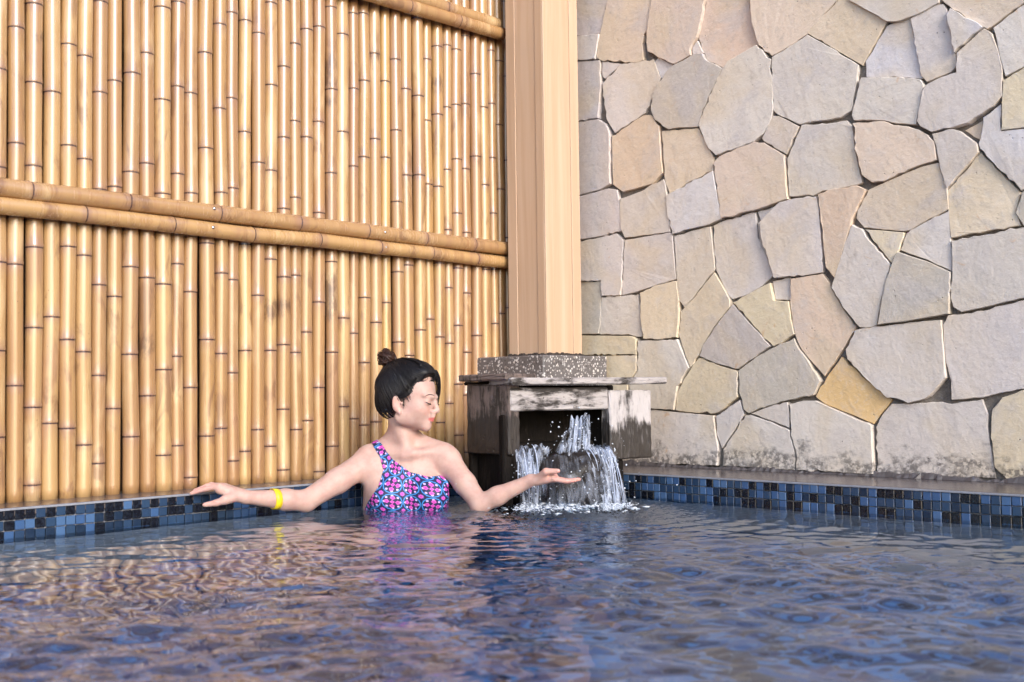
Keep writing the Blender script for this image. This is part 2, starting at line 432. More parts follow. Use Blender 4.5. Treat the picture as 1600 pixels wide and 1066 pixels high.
SPLASH = at(880, 797, 3.06); SPLASH[2] = 0
def wave_height(P):
    """P: (n,2) xy -> height"""
    r = np.random.default_rng(11); h = np.zeros(len(P)); sx = np.zeros(len(P))
    for i in range(90):
        lam = 0.026 * (16 ** r.random()); th = r.normal(math.radians(80), math.radians(48)); k = 2 * math.pi / lam
        a = 0.0044 * lam * (0.7 + .6 * r.random()) * (.75 if lam > .16 else 1.15 if lam > .05 else .8)
        h += a * np.sin(k * (P[:, 0] * math.cos(th) + P[:, 1] * math.sin(th)) + r.random() * 6.28)
    # patchiness: some areas calmer
    patch = .75 + .5 * np.sin(P[:, 0] * 2.1 + 1.3 * np.sin(P[:, 1] * 1.7)) * np.cos(P[:, 1] * 2.6 + .7)
    d = np.hypot(P[:, 0] - SPLASH[0], P[:, 1] - SPLASH[1])
    near = np.exp(-d / .30)
    h = h * np.clip(patch, .35, 1.3) * (.32 + .68 * np.clip((3.35 - P[:, 1]) / 1.5, 0, 1.15))
    pw_, qw_ = P @ NA[:2] - PT, P @ NB[:2] - QT
    sm_ = lambda x, b: np.clip(x / b, 0, 1) ** 2 * (3 - 2 * np.clip(x / b, 0, 1))
    h = h * (.10 + .90 * sm_(qw_, 1.15)) * (.25 + .75 * sm_(pw_, .6))
    h += .0028 * np.sin(d * 2 * math.pi / .075 - .8) * np.exp(-d / .40)
    h += .016 * near ** 2 * (np.sin(P[:, 0] * 120 + 3 * np.sin(P[:, 1] * 90)) * np.cos(P[:, 1] * 140 + 2 * np.sin(P[:, 0] * 60)))
    return h
def axis_pts(a0):
    fine = np.arange(a0 + .0005, .30, .0062)
    return np.concatenate([fine, np.linspace(.36, FAR - .001, 40)])
gp, gq = axis_pts(PT), axis_pts(QT)
GP, GQ = np.meshgrid(gp, gq, indexing='ij')
XY = GP.ravel()[:, None] * NA[None, :2] + GQ.ravel()[:, None] * NB[None, :2]
HZ = wave_height(XY)
far = np.clip(1 - (np.maximum(GP.ravel(), GQ.ravel()) - .1) / .3, .0, 1)
VV = np.column_stack([XY, HZ * far])
n1, n2 = len(gp), len(gq)
ii = np.arange(n1 - 1)[:, None] * n2 + np.arange(n2 - 1)[None, :]
FFc = np.stack([ii, ii + 1, ii + n2 + 1, ii + n2], -1).reshape(-1, 4)
# orient upward
a_, b_, c_ = VV[FFc[0, 0]], VV[FFc[0, 1]], VV[FFc[0, 2]]
if np.cross(b_ - a_, c_ - a_)[2] < 0: FFc = FFc[:, ::-1]
me = bpy.data.meshes.new('water'); me.vertices.add(len(VV)); me.vertices.foreach_set('co', VV.astype(np.float32).ravel())
me.loops.add(FFc.size); me.loops.foreach_set('vertex_index', FFc.astype(np.int32).ravel())
me.polygons.add(len(FFc)); me.polygons.foreach_set('loop_start', np.arange(0, FFc.size, 4, dtype=np.int32))
me.polygons.foreach_set('use_smooth', [True] * len(FFc)); me.update(calc_edges=True); me.validate()
me.materials.append(WATER)
water = link(bpy.data.objects.new('water', me)); tag(water, 'dark rippled pool water mirroring the fence and the wall', None, kind='structure')

# ------------------------------------------------------------------ pool edges with mosaic tiles
TP = .0245
tv, tf = bevel_box(np.zeros(3), np.eye(3), (.0112, .0112, .004), .0014)
tile_me = mesh('tile', tv, tf); tile_me.materials.append(TILE)
def pool_edge(kind):
    if kind == 'L':
        root = empty('pool_edge', W(PT, -1.0, 0), 'pool edge with blue and black mosaic tiles below the bamboo fence', 'pool edge')
        cop = pqbox('coping', PB - .06, PT + .006, QS - .05, FAR, LEDGE - .022, LEDGE, COPING, root, .004)
        pqbox('backing', PB - .06, PT, QS - .05, FAR, -.62, LEDGE - .022, GROUT, root, 0)
        pqbox('trim', PT + .0062, PT + .0105, QT, FAR, LEDGE - .006, LEDGE - .0005, GROUT, root, .001)
        pos = lambda i, j: W(PT + .004, QT + .016 + i * TP, LEDGE - .0175 - j * TP)
        rot = Matrix(((NB[0], 0, NA[0]), (NB[1], 0, NA[1]), (0, 1, 0))).to_euler()
    else:
        root = empty('pool_edge', W(-1.0, QT, 0), 'pool edge with blue and black mosaic tiles below the stone wall', 'pool edge')
        pqbox('coping', PT + .007, FAR, QS - .05, QT + .006, LEDGE - .022, LEDGE, COPING, root, .004)
        pqbox('backing', PT + .0005, FAR, QS - .05, QT, -.62, LEDGE - .022, GROUT, root, 0)
        pqbox('trim', PT + .012, FAR, QT + .0062, QT + .0105, LEDGE - .006, LEDGE - .0005, GROUT, root, .001)
        pos = lambda i, j: W(PT + .030 + i * TP, QT + .004, LEDGE - .0175 - j * TP)
        rot = Matrix(((NA[0], 0, NB[0]), (NA[1], 0, NB[1]), (0, 1, 0))).to_euler()
    base = wloc(root); stuff = MB(); R3 = np.array(rot.to_matrix())
    for i in range(150):
        for j in range(6):
            c = pos(i, j)
            if i < 72 and j < 4:
                o = bpy.data.objects.new('tile', tile_me); link(o); o.parent = root
                o.location = Vector(c - base + .0004 * rng.normal(size=3)); o.rotation_euler = rot
                o.rotation_euler.rotate_axis('Z', rng.normal(0, .012))
            else:
                stuff.add(np.asarray(tv) @ R3.T + c, tf)
    s = stuff.build('tiles', TILE, root); s['kind'] = 'stuff'
    return root
pool_edge('L'); pool_edge('R')

# ------------------------------------------------------------------ bamboo fence
TOPB = [0.5, 12.2, 39.3, 67.5, 94.6, 120, 145.5, 169, 191.5, 216, 240.1, 266.5, 288.2, 309, 332.3, 351.1, 372, 392, 411.3, 431.9, 450.2, 469.5, 489.2, 507.2, 524.5, 544.7, 561.2, 576.8, 594.5, 608.6, 623, 642, 657.5, 674, 689.3, 701.8, 718.5, 732.3, 747.4, 760.2, 771.8, 784.2, 797]
BOTB = [-1, 10.6, 37.9, 66.4, 91.9, 118.3, 142.3, 166.1, 189, 216.5, 241.2, 267.2, 286.7, 310.7, 332.4, 353.5, 373.2, 391.5, 411.5, 431, 451.4, 470.4, 489.3, 508.3, 526, 546.2, 560.8, 579.5, 596, 611.4, 628.5, 646, 663.5, 677.5, 692.9, 705.7, 719.7, 735.5, 749.5, 766.5, 777, 789.5, 801]
TOPB[0] = -14; BOTB[0] = -15.5
NODES = [[105, 259, 408, 547, 683], [40, 222, 412, 602], [126, 257, 385, 511, 636, 758], [141, 330, 494, 661], [67, 226, 384, 530, 669], [85, 247, 398, 549, 695],
 [142, 294, 444, 586, 724], [124, 290, 462, 638], [112, 267, 416, 553, 682], [81, 254, 433, 618], [9, 154, 301, 443, 577, 711], [0, 133, 270, 411, 556, 696],
 [143, 300, 455, 605, 746], [81, 230, 379, 530, 681], [36, 168, 300, 426, 552, 669], [17, 151, 292, 436, 582, 720], [29, 204, 380, 547, 705], [51, 253, 461, 671],
 [2, 131, 265, 404, 547, 697], [102, 213, 325, 432, 538, 639, 734], [65, 187, 307, 429, 550, 671], [43, 212, 365, 518, 657], [39, 188, 331, 471, 605, 737],
 [9, 138, 269, 408, 550, 697], [50, 204, 350, 496, 635], [18, 136, 258, 385, 520, 654], [123, 243, 350, 464, 566, 664], [81, 215, 360, 503, 659], [124, 244, 360, 472, 600],
 [91, 202, 314, 424, 534, 640], [137, 272, 413, 555, 700], [148, 272, 394, 515, 640], [90, 186, 286, 390, 498, 600], [70, 177, 290, 410, 526, 660],
 [69, 166, 264, 358, 449, 536, 630], [75, 162, 247, 332, 418, 508, 600], [53, 160, 262, 362, 457, 550, 617], [114, 243, 390, 524, 650], [40, 165, 287, 420, 560, 700],
 [77, 160, 245, 332, 420, 505, 600], [93, 193, 294, 390, 489, 600], [117, 249, 370, 480, 600], [60, 180, 310, 440]]
BURN = {9: [(540, 26, 1.0, -.5)], 18: [(484, 20, 1.0, 0)], 19: [(478, 20, .9, 0), (315, 10, .5, 0)], 23: [(96, 14, 1.0, -.7), (125, 16, 1.0, -.5), (160, 8, .9, -.7), (455, 34, 1.1, -.8), (485, 20, 1.0, -.8)],
        27: [(85, 14, .7, 0), (205, 10, .5, 0)], 33: [(132, 18, .9, 0)], 2: [(52, 18, .8, .7)], 31: [(498, 26, .6, .6)], 7: [(278, 12, .7, .2)], 10: [(70, 34, .35, 0)], 26: [(438, 14, .5, .6)], 28: [(435, 12, .5, -.8)]}
def culm_mesh(name, axis_pts_fn, z0, z1, r, nodes, burns, n=14, bendseed=0, view=None):
    """a bamboo culm along a line; nodes = distances along it; returns verts, faces, ring, smear, burn"""
    rr = np.random.default_rng(bendseed)
    s = list(np.arange(z0, z1, .03)) + [z1]
    for nd in nodes: s += [nd - .012, nd - .005, nd - .002, nd, nd + .002, nd + .005, nd + .012]
    s = np.unique(np.round(np.clip(s, z0, z1), 5)); V = []; RI = []; SM = []; BU = []
    kn = np.array([z0 - .2] + sorted(nodes) + [z1 + .2]); off = rr.normal(0, .0016, (len(kn), 2))
    for t in s:
        d = t - np.array(sorted(nodes)) if len(nodes) else np.array([9.0]); dn = d[np.argmin(np.abs(d))]
        rad = r * (1 + .045 * math.exp(-((dn - .004) / .006) ** 2) - .035 * math.exp(-((dn + .003) / .0025) ** 2) + .02 * math.exp(-(dn / .025) ** 2))
        o = np.array([np.interp(t, kn, off[:, 0]), np.interp(t, kn, off[:, 1])])
        c, ex, ey = axis_pts_fn(t)
        ring = math.exp(-((dn + .0015) / .0030) ** 2); sme = math.exp(-((dn) / .016) ** 2)
        for k in range(n):
            a = 2 * math.pi * k / n
            V.append(c + ex * (rad * math.cos(a) + o[0]) + ey * (rad * math.sin(a) + o[1]))
            RI.append(ring); SM.append(sme)
            b = 0.0
            for (bz, bh, bs, side) in burns:
                b = max(b, bs * math.exp(-((t - bz) / bh) ** 2) * min(1, max(0, .75 + .55 * side * -math.cos(a) if side else 1)))
            BU.append(b)
    m = len(s); Fs = []
    for i in range(m - 1):
        for k in range(n): Fs.append((i * n + k, i * n + (k + 1) % n, (i + 1) * n + (k + 1) % n, (i + 1) * n + k))
    Fs.append(tuple(range(n))[::-1]); Fs.append(tuple((m - 1) * n + k for k in range(n)))
    return V, Fs, RI, SM, BU
def culm(name, fn, z0, z1, r, nodes, burns, parent, seed):
    V, Fs, RI, SM, BU = culm_mesh(name, fn, z0, z1, r, nodes, burns, bendseed=seed)
    o = obj(name, V, Fs, BAMBOO, parent, True)
    attr(o, 'ring', RI); attr(o, 'smear', SM); attr(o, 'burn', BU); return o
fence = empty('bamboo_fence', W(PB, -1.2, LEDGE), 'tall fence of tan bamboo poles tied by paired bamboo rails behind the bather', 'fence')
FENCE_TOP = 2.55
def add_pole(A, B, r, nodes, burns, seed):
    A, B = np.array(A), np.array(B); d = (B - A) / (B[2] - A[2])
    fn = lambda t: (A + d * (t - A[2]), NB, NA)
    culm('pole', fn, LEDGE - .004, FENCE_TOP, r, nodes, burns, fence, seed)
lastA = None
for i in range(len(TOPB) - 1):
    pa, pb_ = on_plane(BOTB[i], 500, NA, PB), on_plane(BOTB[i + 1], 500, NA, PB)
    ta, tb = on_plane(TOPB[i], 75, NA, PB), on_plane(TOPB[i + 1], 75, NA, PB)
    wd = (np.linalg.norm((pa - pb_)[:2]) + np.linalg.norm((ta - tb)[:2])) / 2
    r = wd * random.uniform(.470, .492)
    sink = random.uniform(-.007, .006)
    A = (pa + pb_) / 2 + NA * sink; B = (ta + tb) / 2 + NA * sink
    um, ut = (BOTB[i] + BOTB[i + 1]) / 2, (TOPB[i] + TOPB[i + 1]) / 2
    zz = []
    for v in NODES[i]:
        uu = um + (ut - um) * (500 - v) / 425
        zz.append(on_plane(uu, v, NA, PB + r)[2])
    zz = sorted(zz); sp = np.median(np.diff(zz)); z = zz[-1] + sp
    while z < FENCE_TOP: zz.append(z); z += sp * random.uniform(.93, 1.07)
    z = zz[0] - sp * .9
    while z > LEDGE + .02: zz.insert(0, z); z -= sp * .9
    bu = []
    for (v, hv, s_, side) in BURN.get(i, []):
        zc = on_plane(um, v, NA, PB + r)[2]; bu.append((zc, abs(zc - on_plane(um, v + hv, NA, PB + r)[2]), s_, side))
    add_pole(A, B, r, zz, bu, i + 1)
# poles carrying on outside the picture, left of the frame
q = NB @ on_plane(BOTB[0], 500, NA, PB)
for i in range(56):
    r = random.uniform(.019, .0245); q += r * 2.03
    sp = random.uniform(.2, .29); z0 = random.uniform(LEDGE + .02, LEDGE + .25)
    add_pole(W(PB + random.uniform(-.004, .004), q - r, 0), W(PB, q - r + random.uniform(-.006, .006), 2), r, list(np.arange(z0, FENCE_TOP, sp)), [], 100 + i)
Q_LEFT = q
pqbox('backing_board', PB - .075, PB - .045, QS - .02, Q_LEFT, LEDGE + .001, FENCE_TOP - .02, m_plain('dark_board', (.035, .022, .014), .9), fence, 0)
def rail(c0, c1, rad, nodes_u, v_of, pr, seed, u_end=None):
    """a horizontal culm; c0, c1 = points of its axis in the picture (u,v) on plane p = pr"""
    A, B = on_plane(*c0, NA, pr), on_plane(*c1, NA, pr)
    qa, qb = NB @ A, NB @ B; sl = (B[2] - A[2]) / (qb - qa)
    qs = [NB @ on_plane(u, v_of(u), NA, pr + rad) for u in nodes_u]
    end = QS + .02 if u_end is None else NB @ on_plane(u_end, v_of(u_end), NA, pr)
    qq = max(qs) + .27
    while qq < Q_LEFT: qs.append(qq); qq += random.uniform(.22, .30)
    fn = lambda t: (W(pr, t, A[2] + sl * (t - qa)), NA, ZV)
    return culm('rail', fn, end, Q_LEFT, rad, sorted(qs), [], fence, seed)
PR = PB + .046
vU = lambda u: 292.5 + (388 - 292.5) / 794 * u
vL = lambda u: 321.5 + (410.4 - 321.5) / 794 * u
rail((0, 292.5), (794, 388), .0245, [52, 207, 347, 472, 578, 669, 746], vU, PR, 301)
rail((0, 321.5), (794, 410.4), .0225, [137, 275, 399, 502, 597, 679, 750], vL, PR, 302)
vT1 = lambda u: 27.5 + .30 * (u - 740)          # upper of the top pair
vT2 = lambda u: 40 + .298 * (u - 740)
rail((620, vT1(620) - 3), (776, vT1(776)), .0245, [703, 620], vT1, PR, 303, 776)
rail((620, vT2(620)), (784, vT2(784)), .0235, [645, 722], vT2, PR, 304, 785)
for (u, v, pr) in ((335, 326, PR + .024), (333, 355.5, PR + .022), (602, 363, PR + .024), (603, 386.5, PR + .022)):
    c = on_plane(u, v, NA, pr)
    mb = MB(); pth = [c - NA * .004, c + NA * .0015, c + NA * .003]; v_, f_ = tube_rings(pth, [.0042, .0046, .0022], 10); mb.add(v_, f_)
    mb.build('screw', STEEL, fence, True)

# ------------------------------------------------------------------ stone wall
G, T, P_, O, D, B_, Y, K = (.62, .565, .525), (.66, .545, .44), (.58, .52, .505), (.64, .44, .22), (.50, .45, .405), (.59, .56, .565), (.66, .56, .41), (.68, .53, .41)
STONES = [
 (P_, [(900,-30),(953,-30),(948,0),(937,52),(914,55),(900,54)]), (G, [(900,57),(936,54),(930,92),(911,94),(900,94)]),
 (T, [(955,-30),(1022,-30),(1017,0),(1011,41),(1002,68),(1005,93),(987,97),(939,94),(932,89),(937,55),(949,0)]),
 (T, [(1023,-30),(1105,-30),(1101,0),(1095,32),(1088,58),(1081,70),(1079,86),(1066,94),(1054,100),(1030,90),(1013,80),(1011,66),(1013,36),(1018,0)]),
 (G, [(1088,64),(1097,82),(1082,86),(1081,74)]),
 (K, [(1106,-30),(1160,-30),(1167,0),(1172,22),(1173,42),(1182,66),(1180,70),(1135,95),(1128,106),(1102,92),(1097,80),(1089,60),(1102,0)]),
 (T, [(1164,-30),(1325,-30),(1306,0),(1290,18),(1266,45),(1261,52),(1240,68),(1206,87),(1186,70),(1182,60),(1174,33),(1172,8)]),
 (T, [(1308,0),(1317,-12),(1326,0),(1384,33),(1352,90),(1346,101),(1262,52),(1267,44)]),
 (G, [(1327,0),(1330,-30),(1480,-30),(1468,0),(1467,5),(1440,20),(1422,27),(1405,33),(1386,33)]),
 (B_, [(1384,40),(1421,28),(1430,75),(1439,121),(1352,119),(1351,95)]),
 (G, [(1423,29),(1450,11),(1473,7),(1480,20),(1484,45),(1494,102),(1485,112),(1448,127),(1440,118),(1429,60)]),
 (B_, [(1482,25),(1487,15),(1500,22),(1536,44),(1494,82)]),
 (T, [(1472,0),(1483,-30),(1668,-30),(1640,-22),(1600,5),(1552,40),(1543,45),(1520,32),(1490,15)]),
 (G, [(1553,44),(1600,8),(1655,-30),(1655,85),(1600,104),(1572,119),(1562,80)]),
 (P_, [(1496,84),(1538,46),(1550,54),(1558,75),(1566,105),(1566,150),(1552,166),(1534,178),(1514,192),(1486,200),(1457,206),(1440,198),(1435,190),(1441,155),(1448,134),(1470,122),(1496,114)]),
 (Y, [(1569,126),(1600,108),(1655,88),(1655,194),(1600,199),(1566,203),(1567,160)]),
 (B_, [(1537,184),(1563,164),(1564,206),(1600,202),(1655,196),(1655,265),(1596,297),(1560,262),(1532,232),(1534,215)]),
 (T, [(1533,188),(1533,222),(1506,203)]),
 (G, [(1458,210),(1490,203),(1500,206),(1527,226),(1529,238),(1505,265),(1480,293),(1477,285),(1469,255),(1464,228)]),
 (Y, [(1531,238),(1560,268),(1593,301),(1586,330),(1594,352),(1540,361),(1486,371),(1482,335),(1480,298)]),
 (D, [(1597,302),(1655,272),(1655,343),(1600,352),(1588,333)]),
 (T, [(1334,194),(1374,191),(1396,196),(1420,199),(1436,204),(1450,212),(1460,222),(1463,250),(1420,265),(1382,283),(1364,285),(1348,273),(1340,240)]),
 (G, [(1346,122),(1400,122),(1438,125),(1443,133),(1436,170),(1431,194),(1400,192),(1375,187),(1334,187),(1331,180),(1338,152)]),
 (G, [(1207,90),(1240,70),(1261,55),(1300,77),(1340,102),(1335,135),(1329,172),(1312,183),(1262,190),(1250,194),(1216,179),(1210,174),(1207,130)]),
 (G, [(1128,108),(1137,96),(1181,71),(1204,93),(1208,172),(1205,187),(1192,210),(1178,221),(1119,242),(1108,232),(1092,196),(1094,186),(1112,145)]),
 (D, [(1067,96),(1080,88),(1097,84),(1102,94),(1127,107),(1112,140),(1093,185),(1089,198),(1060,199),(1045,202),(1024,187),(1018,172),(1022,145),(1040,115),(1054,102)]),
 (G, [(970,101),(1004,95),(1019,92),(1031,121),(1023,142),(1006,176),(990,188),(960,207),(948,187),(942,150),(941,130),(955,118)]),
 (G, [(939,96),(970,100),(944,122),(940,118)]), (B_, [(1021,96),(1028,90),(1052,102),(1033,122)]),
 (P_, [(900,97),(937,95),(938,135),(934,184),(900,189)]),
 (P_, [(900,192),(934,187),(946,194),(952,207),(953,287),(938,296),(900,306)]),
 (K, [(955,212),(975,200),(1004,181),(1015,180),(1029,197),(1031,235),(1034,270),(1018,287),(1000,292),(972,299),(957,288)]),
 (T, [(1033,205),(1048,204),(1090,201),(1098,215),(1112,245),(1113,265),(1080,282),(1046,303),(1038,280),(1036,240)]),
 (T, [(1116,255),(1124,246),(1150,234),(1178,223),(1194,224),(1225,243),(1228,280),(1231,311),(1180,328),(1128,341),(1123,305)]),
 (P_, [(1207,182),(1216,182),(1248,198),(1228,240),(1195,221),(1192,216)]),
 (G, [(1252,196),(1290,194),(1322,189),(1330,198),(1334,230),(1341,265),(1346,285),(1325,291),(1298,296),(1262,304),(1233,306),(1230,248)]),
 (T, [(1357,297),(1384,285),(1440,261),(1466,255),(1479,294),(1481,326),(1452,341),(1422,359),(1412,361),(1350,355),(1338,341),(1340,328)]),
 (K, [(1280,304),(1304,296),(1340,291),(1353,297),(1345,315),(1334,336),(1330,352),(1318,390),(1304,433),(1292,418),(1287,375),(1284,345)]),
 (G, [(1212,323),(1234,313),(1262,307),(1276,308),(1281,345),(1284,400),(1284,425),(1260,429),(1234,431),(1210,434),(1203,410),(1191,371),(1188,348),(1200,335)]),
 (B_, [(1181,331),(1209,322),(1187,347)]),
 (B_, [(1114,268),(1121,305),(1127,342),(1108,351),(1080,357),(1052,365),(1045,340),(1042,306),(1075,288)]),
 (G, [(967,312),(1000,300),(1036,281),(1042,306),(1047,362),(1010,367),(976,371),(970,358)]),
 (P_, [(900,309),(950,295),(963,297),(967,330),(970,360),(940,368),(900,375)]),
 (P_, [(900,379),(940,371),(962,366),(973,378),(972,420),(970,461),(942,462),(940,438),(900,440)]),
 (G, [(976,376),(1010,370),(1049,365),(1052,400),(1055,436),(1025,445),(996,455),(972,461)]),
 (G, [(1053,370),(1080,361),(1108,354),(1112,385),(1115,420),(1098,443),(1080,466),(1068,479),(1061,470),(1057,435)]),
 (G, [(1113,353),(1130,345),(1178,332),(1181,372),(1186,386),(1203,414),(1206,430),(1188,446),(1165,460),(1143,467),(1132,452),(1117,422)]),
 (D, [(1182,348),(1187,352),(1191,374),(1199,402),(1194,402),(1185,382)]),
 (D, [(900,442),(939,440),(938,490),(935,521),(900,522)]),
 (G, [(941,465),(996,461),(999,485),(1002,525),(985,523),(937,522),(939,490)]),
 (Y, [(1001,458),(1025,447),(1056,439),(1060,470),(1061,488),(1058,527),(1030,530),(1007,529),(1003,500)]),
 (Y, [(1115,427),(1126,445),(1139,468),(1139,480),(1114,511),(1100,535),(1090,556),(1078,573),(1070,555),(1060,522),(1063,487),(1082,467)]),
 (D, [(1145,476),(1155,488),(1170,505),(1190,525),(1203,541),(1185,553),(1153,576),(1124,569),(1093,556),(1099,540),(1117,512)]),
 (Y, [(1146,473),(1165,463),(1188,450),(1203,443),(1208,470),(1231,471),(1234,490),(1240,522),(1225,532),(1208,541),(1190,522),(1165,494)]),
 (G, [(1205,440),(1231,434),(1233,468),(1209,468)]),
 (K, [(1235,436),(1260,432),(1284,428),(1297,450),(1315,482),(1336,511),(1315,546),(1287,587),(1262,559),(1250,543),(1241,520),(1235,480)]),
 (G, [(1301,450),(1308,425),(1320,387),(1333,352),(1346,358),(1358,376),(1391,413),(1386,432),(1378,465),(1370,508),(1345,511),(1318,480)]),
 (Y, [(1353,359),(1385,362),(1412,364),(1405,390),(1395,412),(1375,388)]),
 (G, [(1416,366),(1422,361),(1452,344),(1482,330),(1484,370),(1486,400),(1486,423),(1450,406),(1407,391)]),
 (D, [(1405,395),(1450,410),(1485,426),(1484,490),(1455,495),(1420,501),(1375,507),(1381,465),(1389,432),(1395,415)]),
 (G, [(1488,377),(1530,370),(1596,357),(1655,348),(1655,452),(1600,465),(1550,477),(1503,487),(1491,480),(1487,466),(1489,420)]),
 (P_, [(1482,494),(1508,491),(1555,480),(1600,470),(1655,458),(1655,598),(1600,607),(1560,614),(1531,621),(1487,624),(1486,595),(1478,565),(1474,508)]),
 (G, [(1346,514),(1375,511),(1420,505),(1471,501),(1475,548),(1478,590),(1452,619),(1436,625),(1420,629),(1402,622),(1387,621),(1349,587),(1325,561),(1322,546),(1337,517)]),
 (O, [(1314,559),(1350,593),(1391,625),(1377,643),(1363,662),(1330,648),(1287,630),(1274,620),(1290,592)]),
 (D, [(1154,579),(1180,560),(1206,545),(1240,530),(1248,546),(1262,563),(1282,596),(1272,616),(1258,619),(1228,626),(1200,634),(1170,645),(1163,640),(1156,615)]),
 (Y, [(1080,574),(1091,560),(1123,572),(1151,580),(1152,620),(1122,644),(1080,644),(1055,641),(1057,615),(1068,592)]),
 (G, [(998,533),(1030,533),(1058,531),(1067,553),(1076,575),(1058,603),(1052,640),(1018,638),(985,634),(985,600),(997,580)]),
 (Y, [(900,525),(985,526),(995,531),(995,554),(900,554)]), (Y, [(900,557),(995,556),(995,580),(982,600),(982,640),(900,640)]),
 (G, [(900,645),(1000,643),(1020,641),(1054,645),(1090,648),(1115,650),(1117,670),(1122,700),(1121,727),(1060,725),(900,718)]),
 (G, [(1119,651),(1155,626),(1162,648),(1145,675),(1128,700),(1121,680)]),
 (G, [(1165,650),(1173,649),(1205,660),(1234,673),(1238,692),(1243,712),(1243,734),(1190,731),(1130,728),(1131,702)]),
 (G, [(1175,646),(1200,637),(1230,629),(1233,650),(1233,668),(1205,657)]),
 (G, [(1235,632),(1256,627),(1275,627),(1290,634),(1328,651),(1361,665),(1363,705),(1365,740),(1305,737),(1247,734),(1247,710),(1238,680)]),
 (G, [(1392,632),(1420,632),(1461,629),(1485,632),(1532,625),(1540,648),(1541,675),(1546,705),(1553,748),(1480,745),(1420,743),(1369,740),(1368,668),(1378,648)]),
 (Y, [(1655,600),(1595,611),(1565,622),(1550,640),(1547,684),(1553,730),(1572,749),(1655,754)]),
]
# courses carrying on to the right of and above the picture
def extra_stones():
    out = []
    rows = [-30, 85, 196, 268, 346, 455, 600, 757]
    g = random.Random(3)
    cols = [1655, 1740, 1835, 1930, 2040, 2160, 2290]
    pts = {}
    for r in range(len(rows)):
        for c in range(len(cols)):
            jx, jy = (0, 0) if c == 0 else (g.uniform(-26, 26), g.uniform(-24, 24) if 0 < r < len(rows) - 1 else 0)
            pts[r, c] = (cols[c] + jx, rows[r] + jy + (cols[c] - 1655) * .045 * (1 if r == len(rows) - 1 else .3))
    for r in range(len(rows) - 1):
        for c in range(len(cols) - 1):
            a, b, d, e = pts[r, c], pts[r, c + 1], pts[r + 1, c + 1], pts[r + 1, c]
            mid = ((b[0] + d[0]) / 2 + 4, (b[1] + d[1]) / 2)
            out.append((g.choice([G, T, P_, G, Y, D]), [a, b, d, e]))
    tops = [-30, -135, -245, -360]; tcols = [880, 965, 1050, 1150, 1235, 1330, 1430, 1520, 1620, 1740, 1860, 2010, 2160, 2290]; pt = {}
    for r in range(4):
        for c in range(len(tcols)):
            pt[r, c] = (tcols[c] + (g.uniform(-22, 22) if r else 0), tops[r] + (g.uniform(-22, 22) if 0 < r < 3 else 0))
    for r in range(3):
        for c in range(len(tcols) - 1):
            out.append((g.choice([G, T, P_, G, Y, K]), [pt[r, c], pt[r + 1, c], pt[r + 1, c + 1], pt[r, c + 1]][::-1]))
    return out
wall = empty('stone_wall', W(-1.2, QS, LEDGE), 'wall of irregular pale sandstone slabs fitted like crazy paving right of the post', 'wall')
QM = QS - .019
pqbox('mortar_bed', PB - .1, FAR, QM - .2, QM, LEDGE + .001, 2.75, MORTAR, wall, 0)
def smooth_poly(pts, rnd):
    """2-D outline in metres -> chipped outline"""
    out = []; n = len(pts)
    for i in range(n):
        a, b = np.array(pts[i]), np.array(pts[(i + 1) % n]); L = np.linalg.norm(b - a)
        k = max(1, int(L / .014)); nrm = np.array([-(b - a)[1], (b - a)[0]]) / (L + 1e-9)
        rough = rnd.choice([.0005, .0009, .0014, .0022])
        for j in range(k):
            t = j / k; amp = rough if j else .0004
            out.append(a + (b - a) * t + nrm * rnd.gauss(0, amp))
    return out
def inset(pts, d):
    n = len(pts); A = np.array(pts); out = []
    area = sum(A[i][0] * A[(i + 1) % n][1] - A[(i + 1) % n][0] * A[i][1] for i in range(n)); sg = 1 if area > 0 else -1
    for i in range(n):
        e1 = A[i] - A[i - 1]; e2 = A[(i + 1) % n] - A[i]
        e1 = e1 / (np.linalg.norm(e1) + 1e-9); e2 = e2 / (np.linalg.norm(e2) + 1e-9)
        m = np.array([-e1[1], e1[0]]) + np.array([-e2[1], e2[0]]); l = np.linalg.norm(m)
        m = m / l if l > .3 else np.array([-e1[1], e1[0]])
        out.append(A[i] + sg * m * d * min(1.5, 1 / max(.5, l / 2)))
    return out
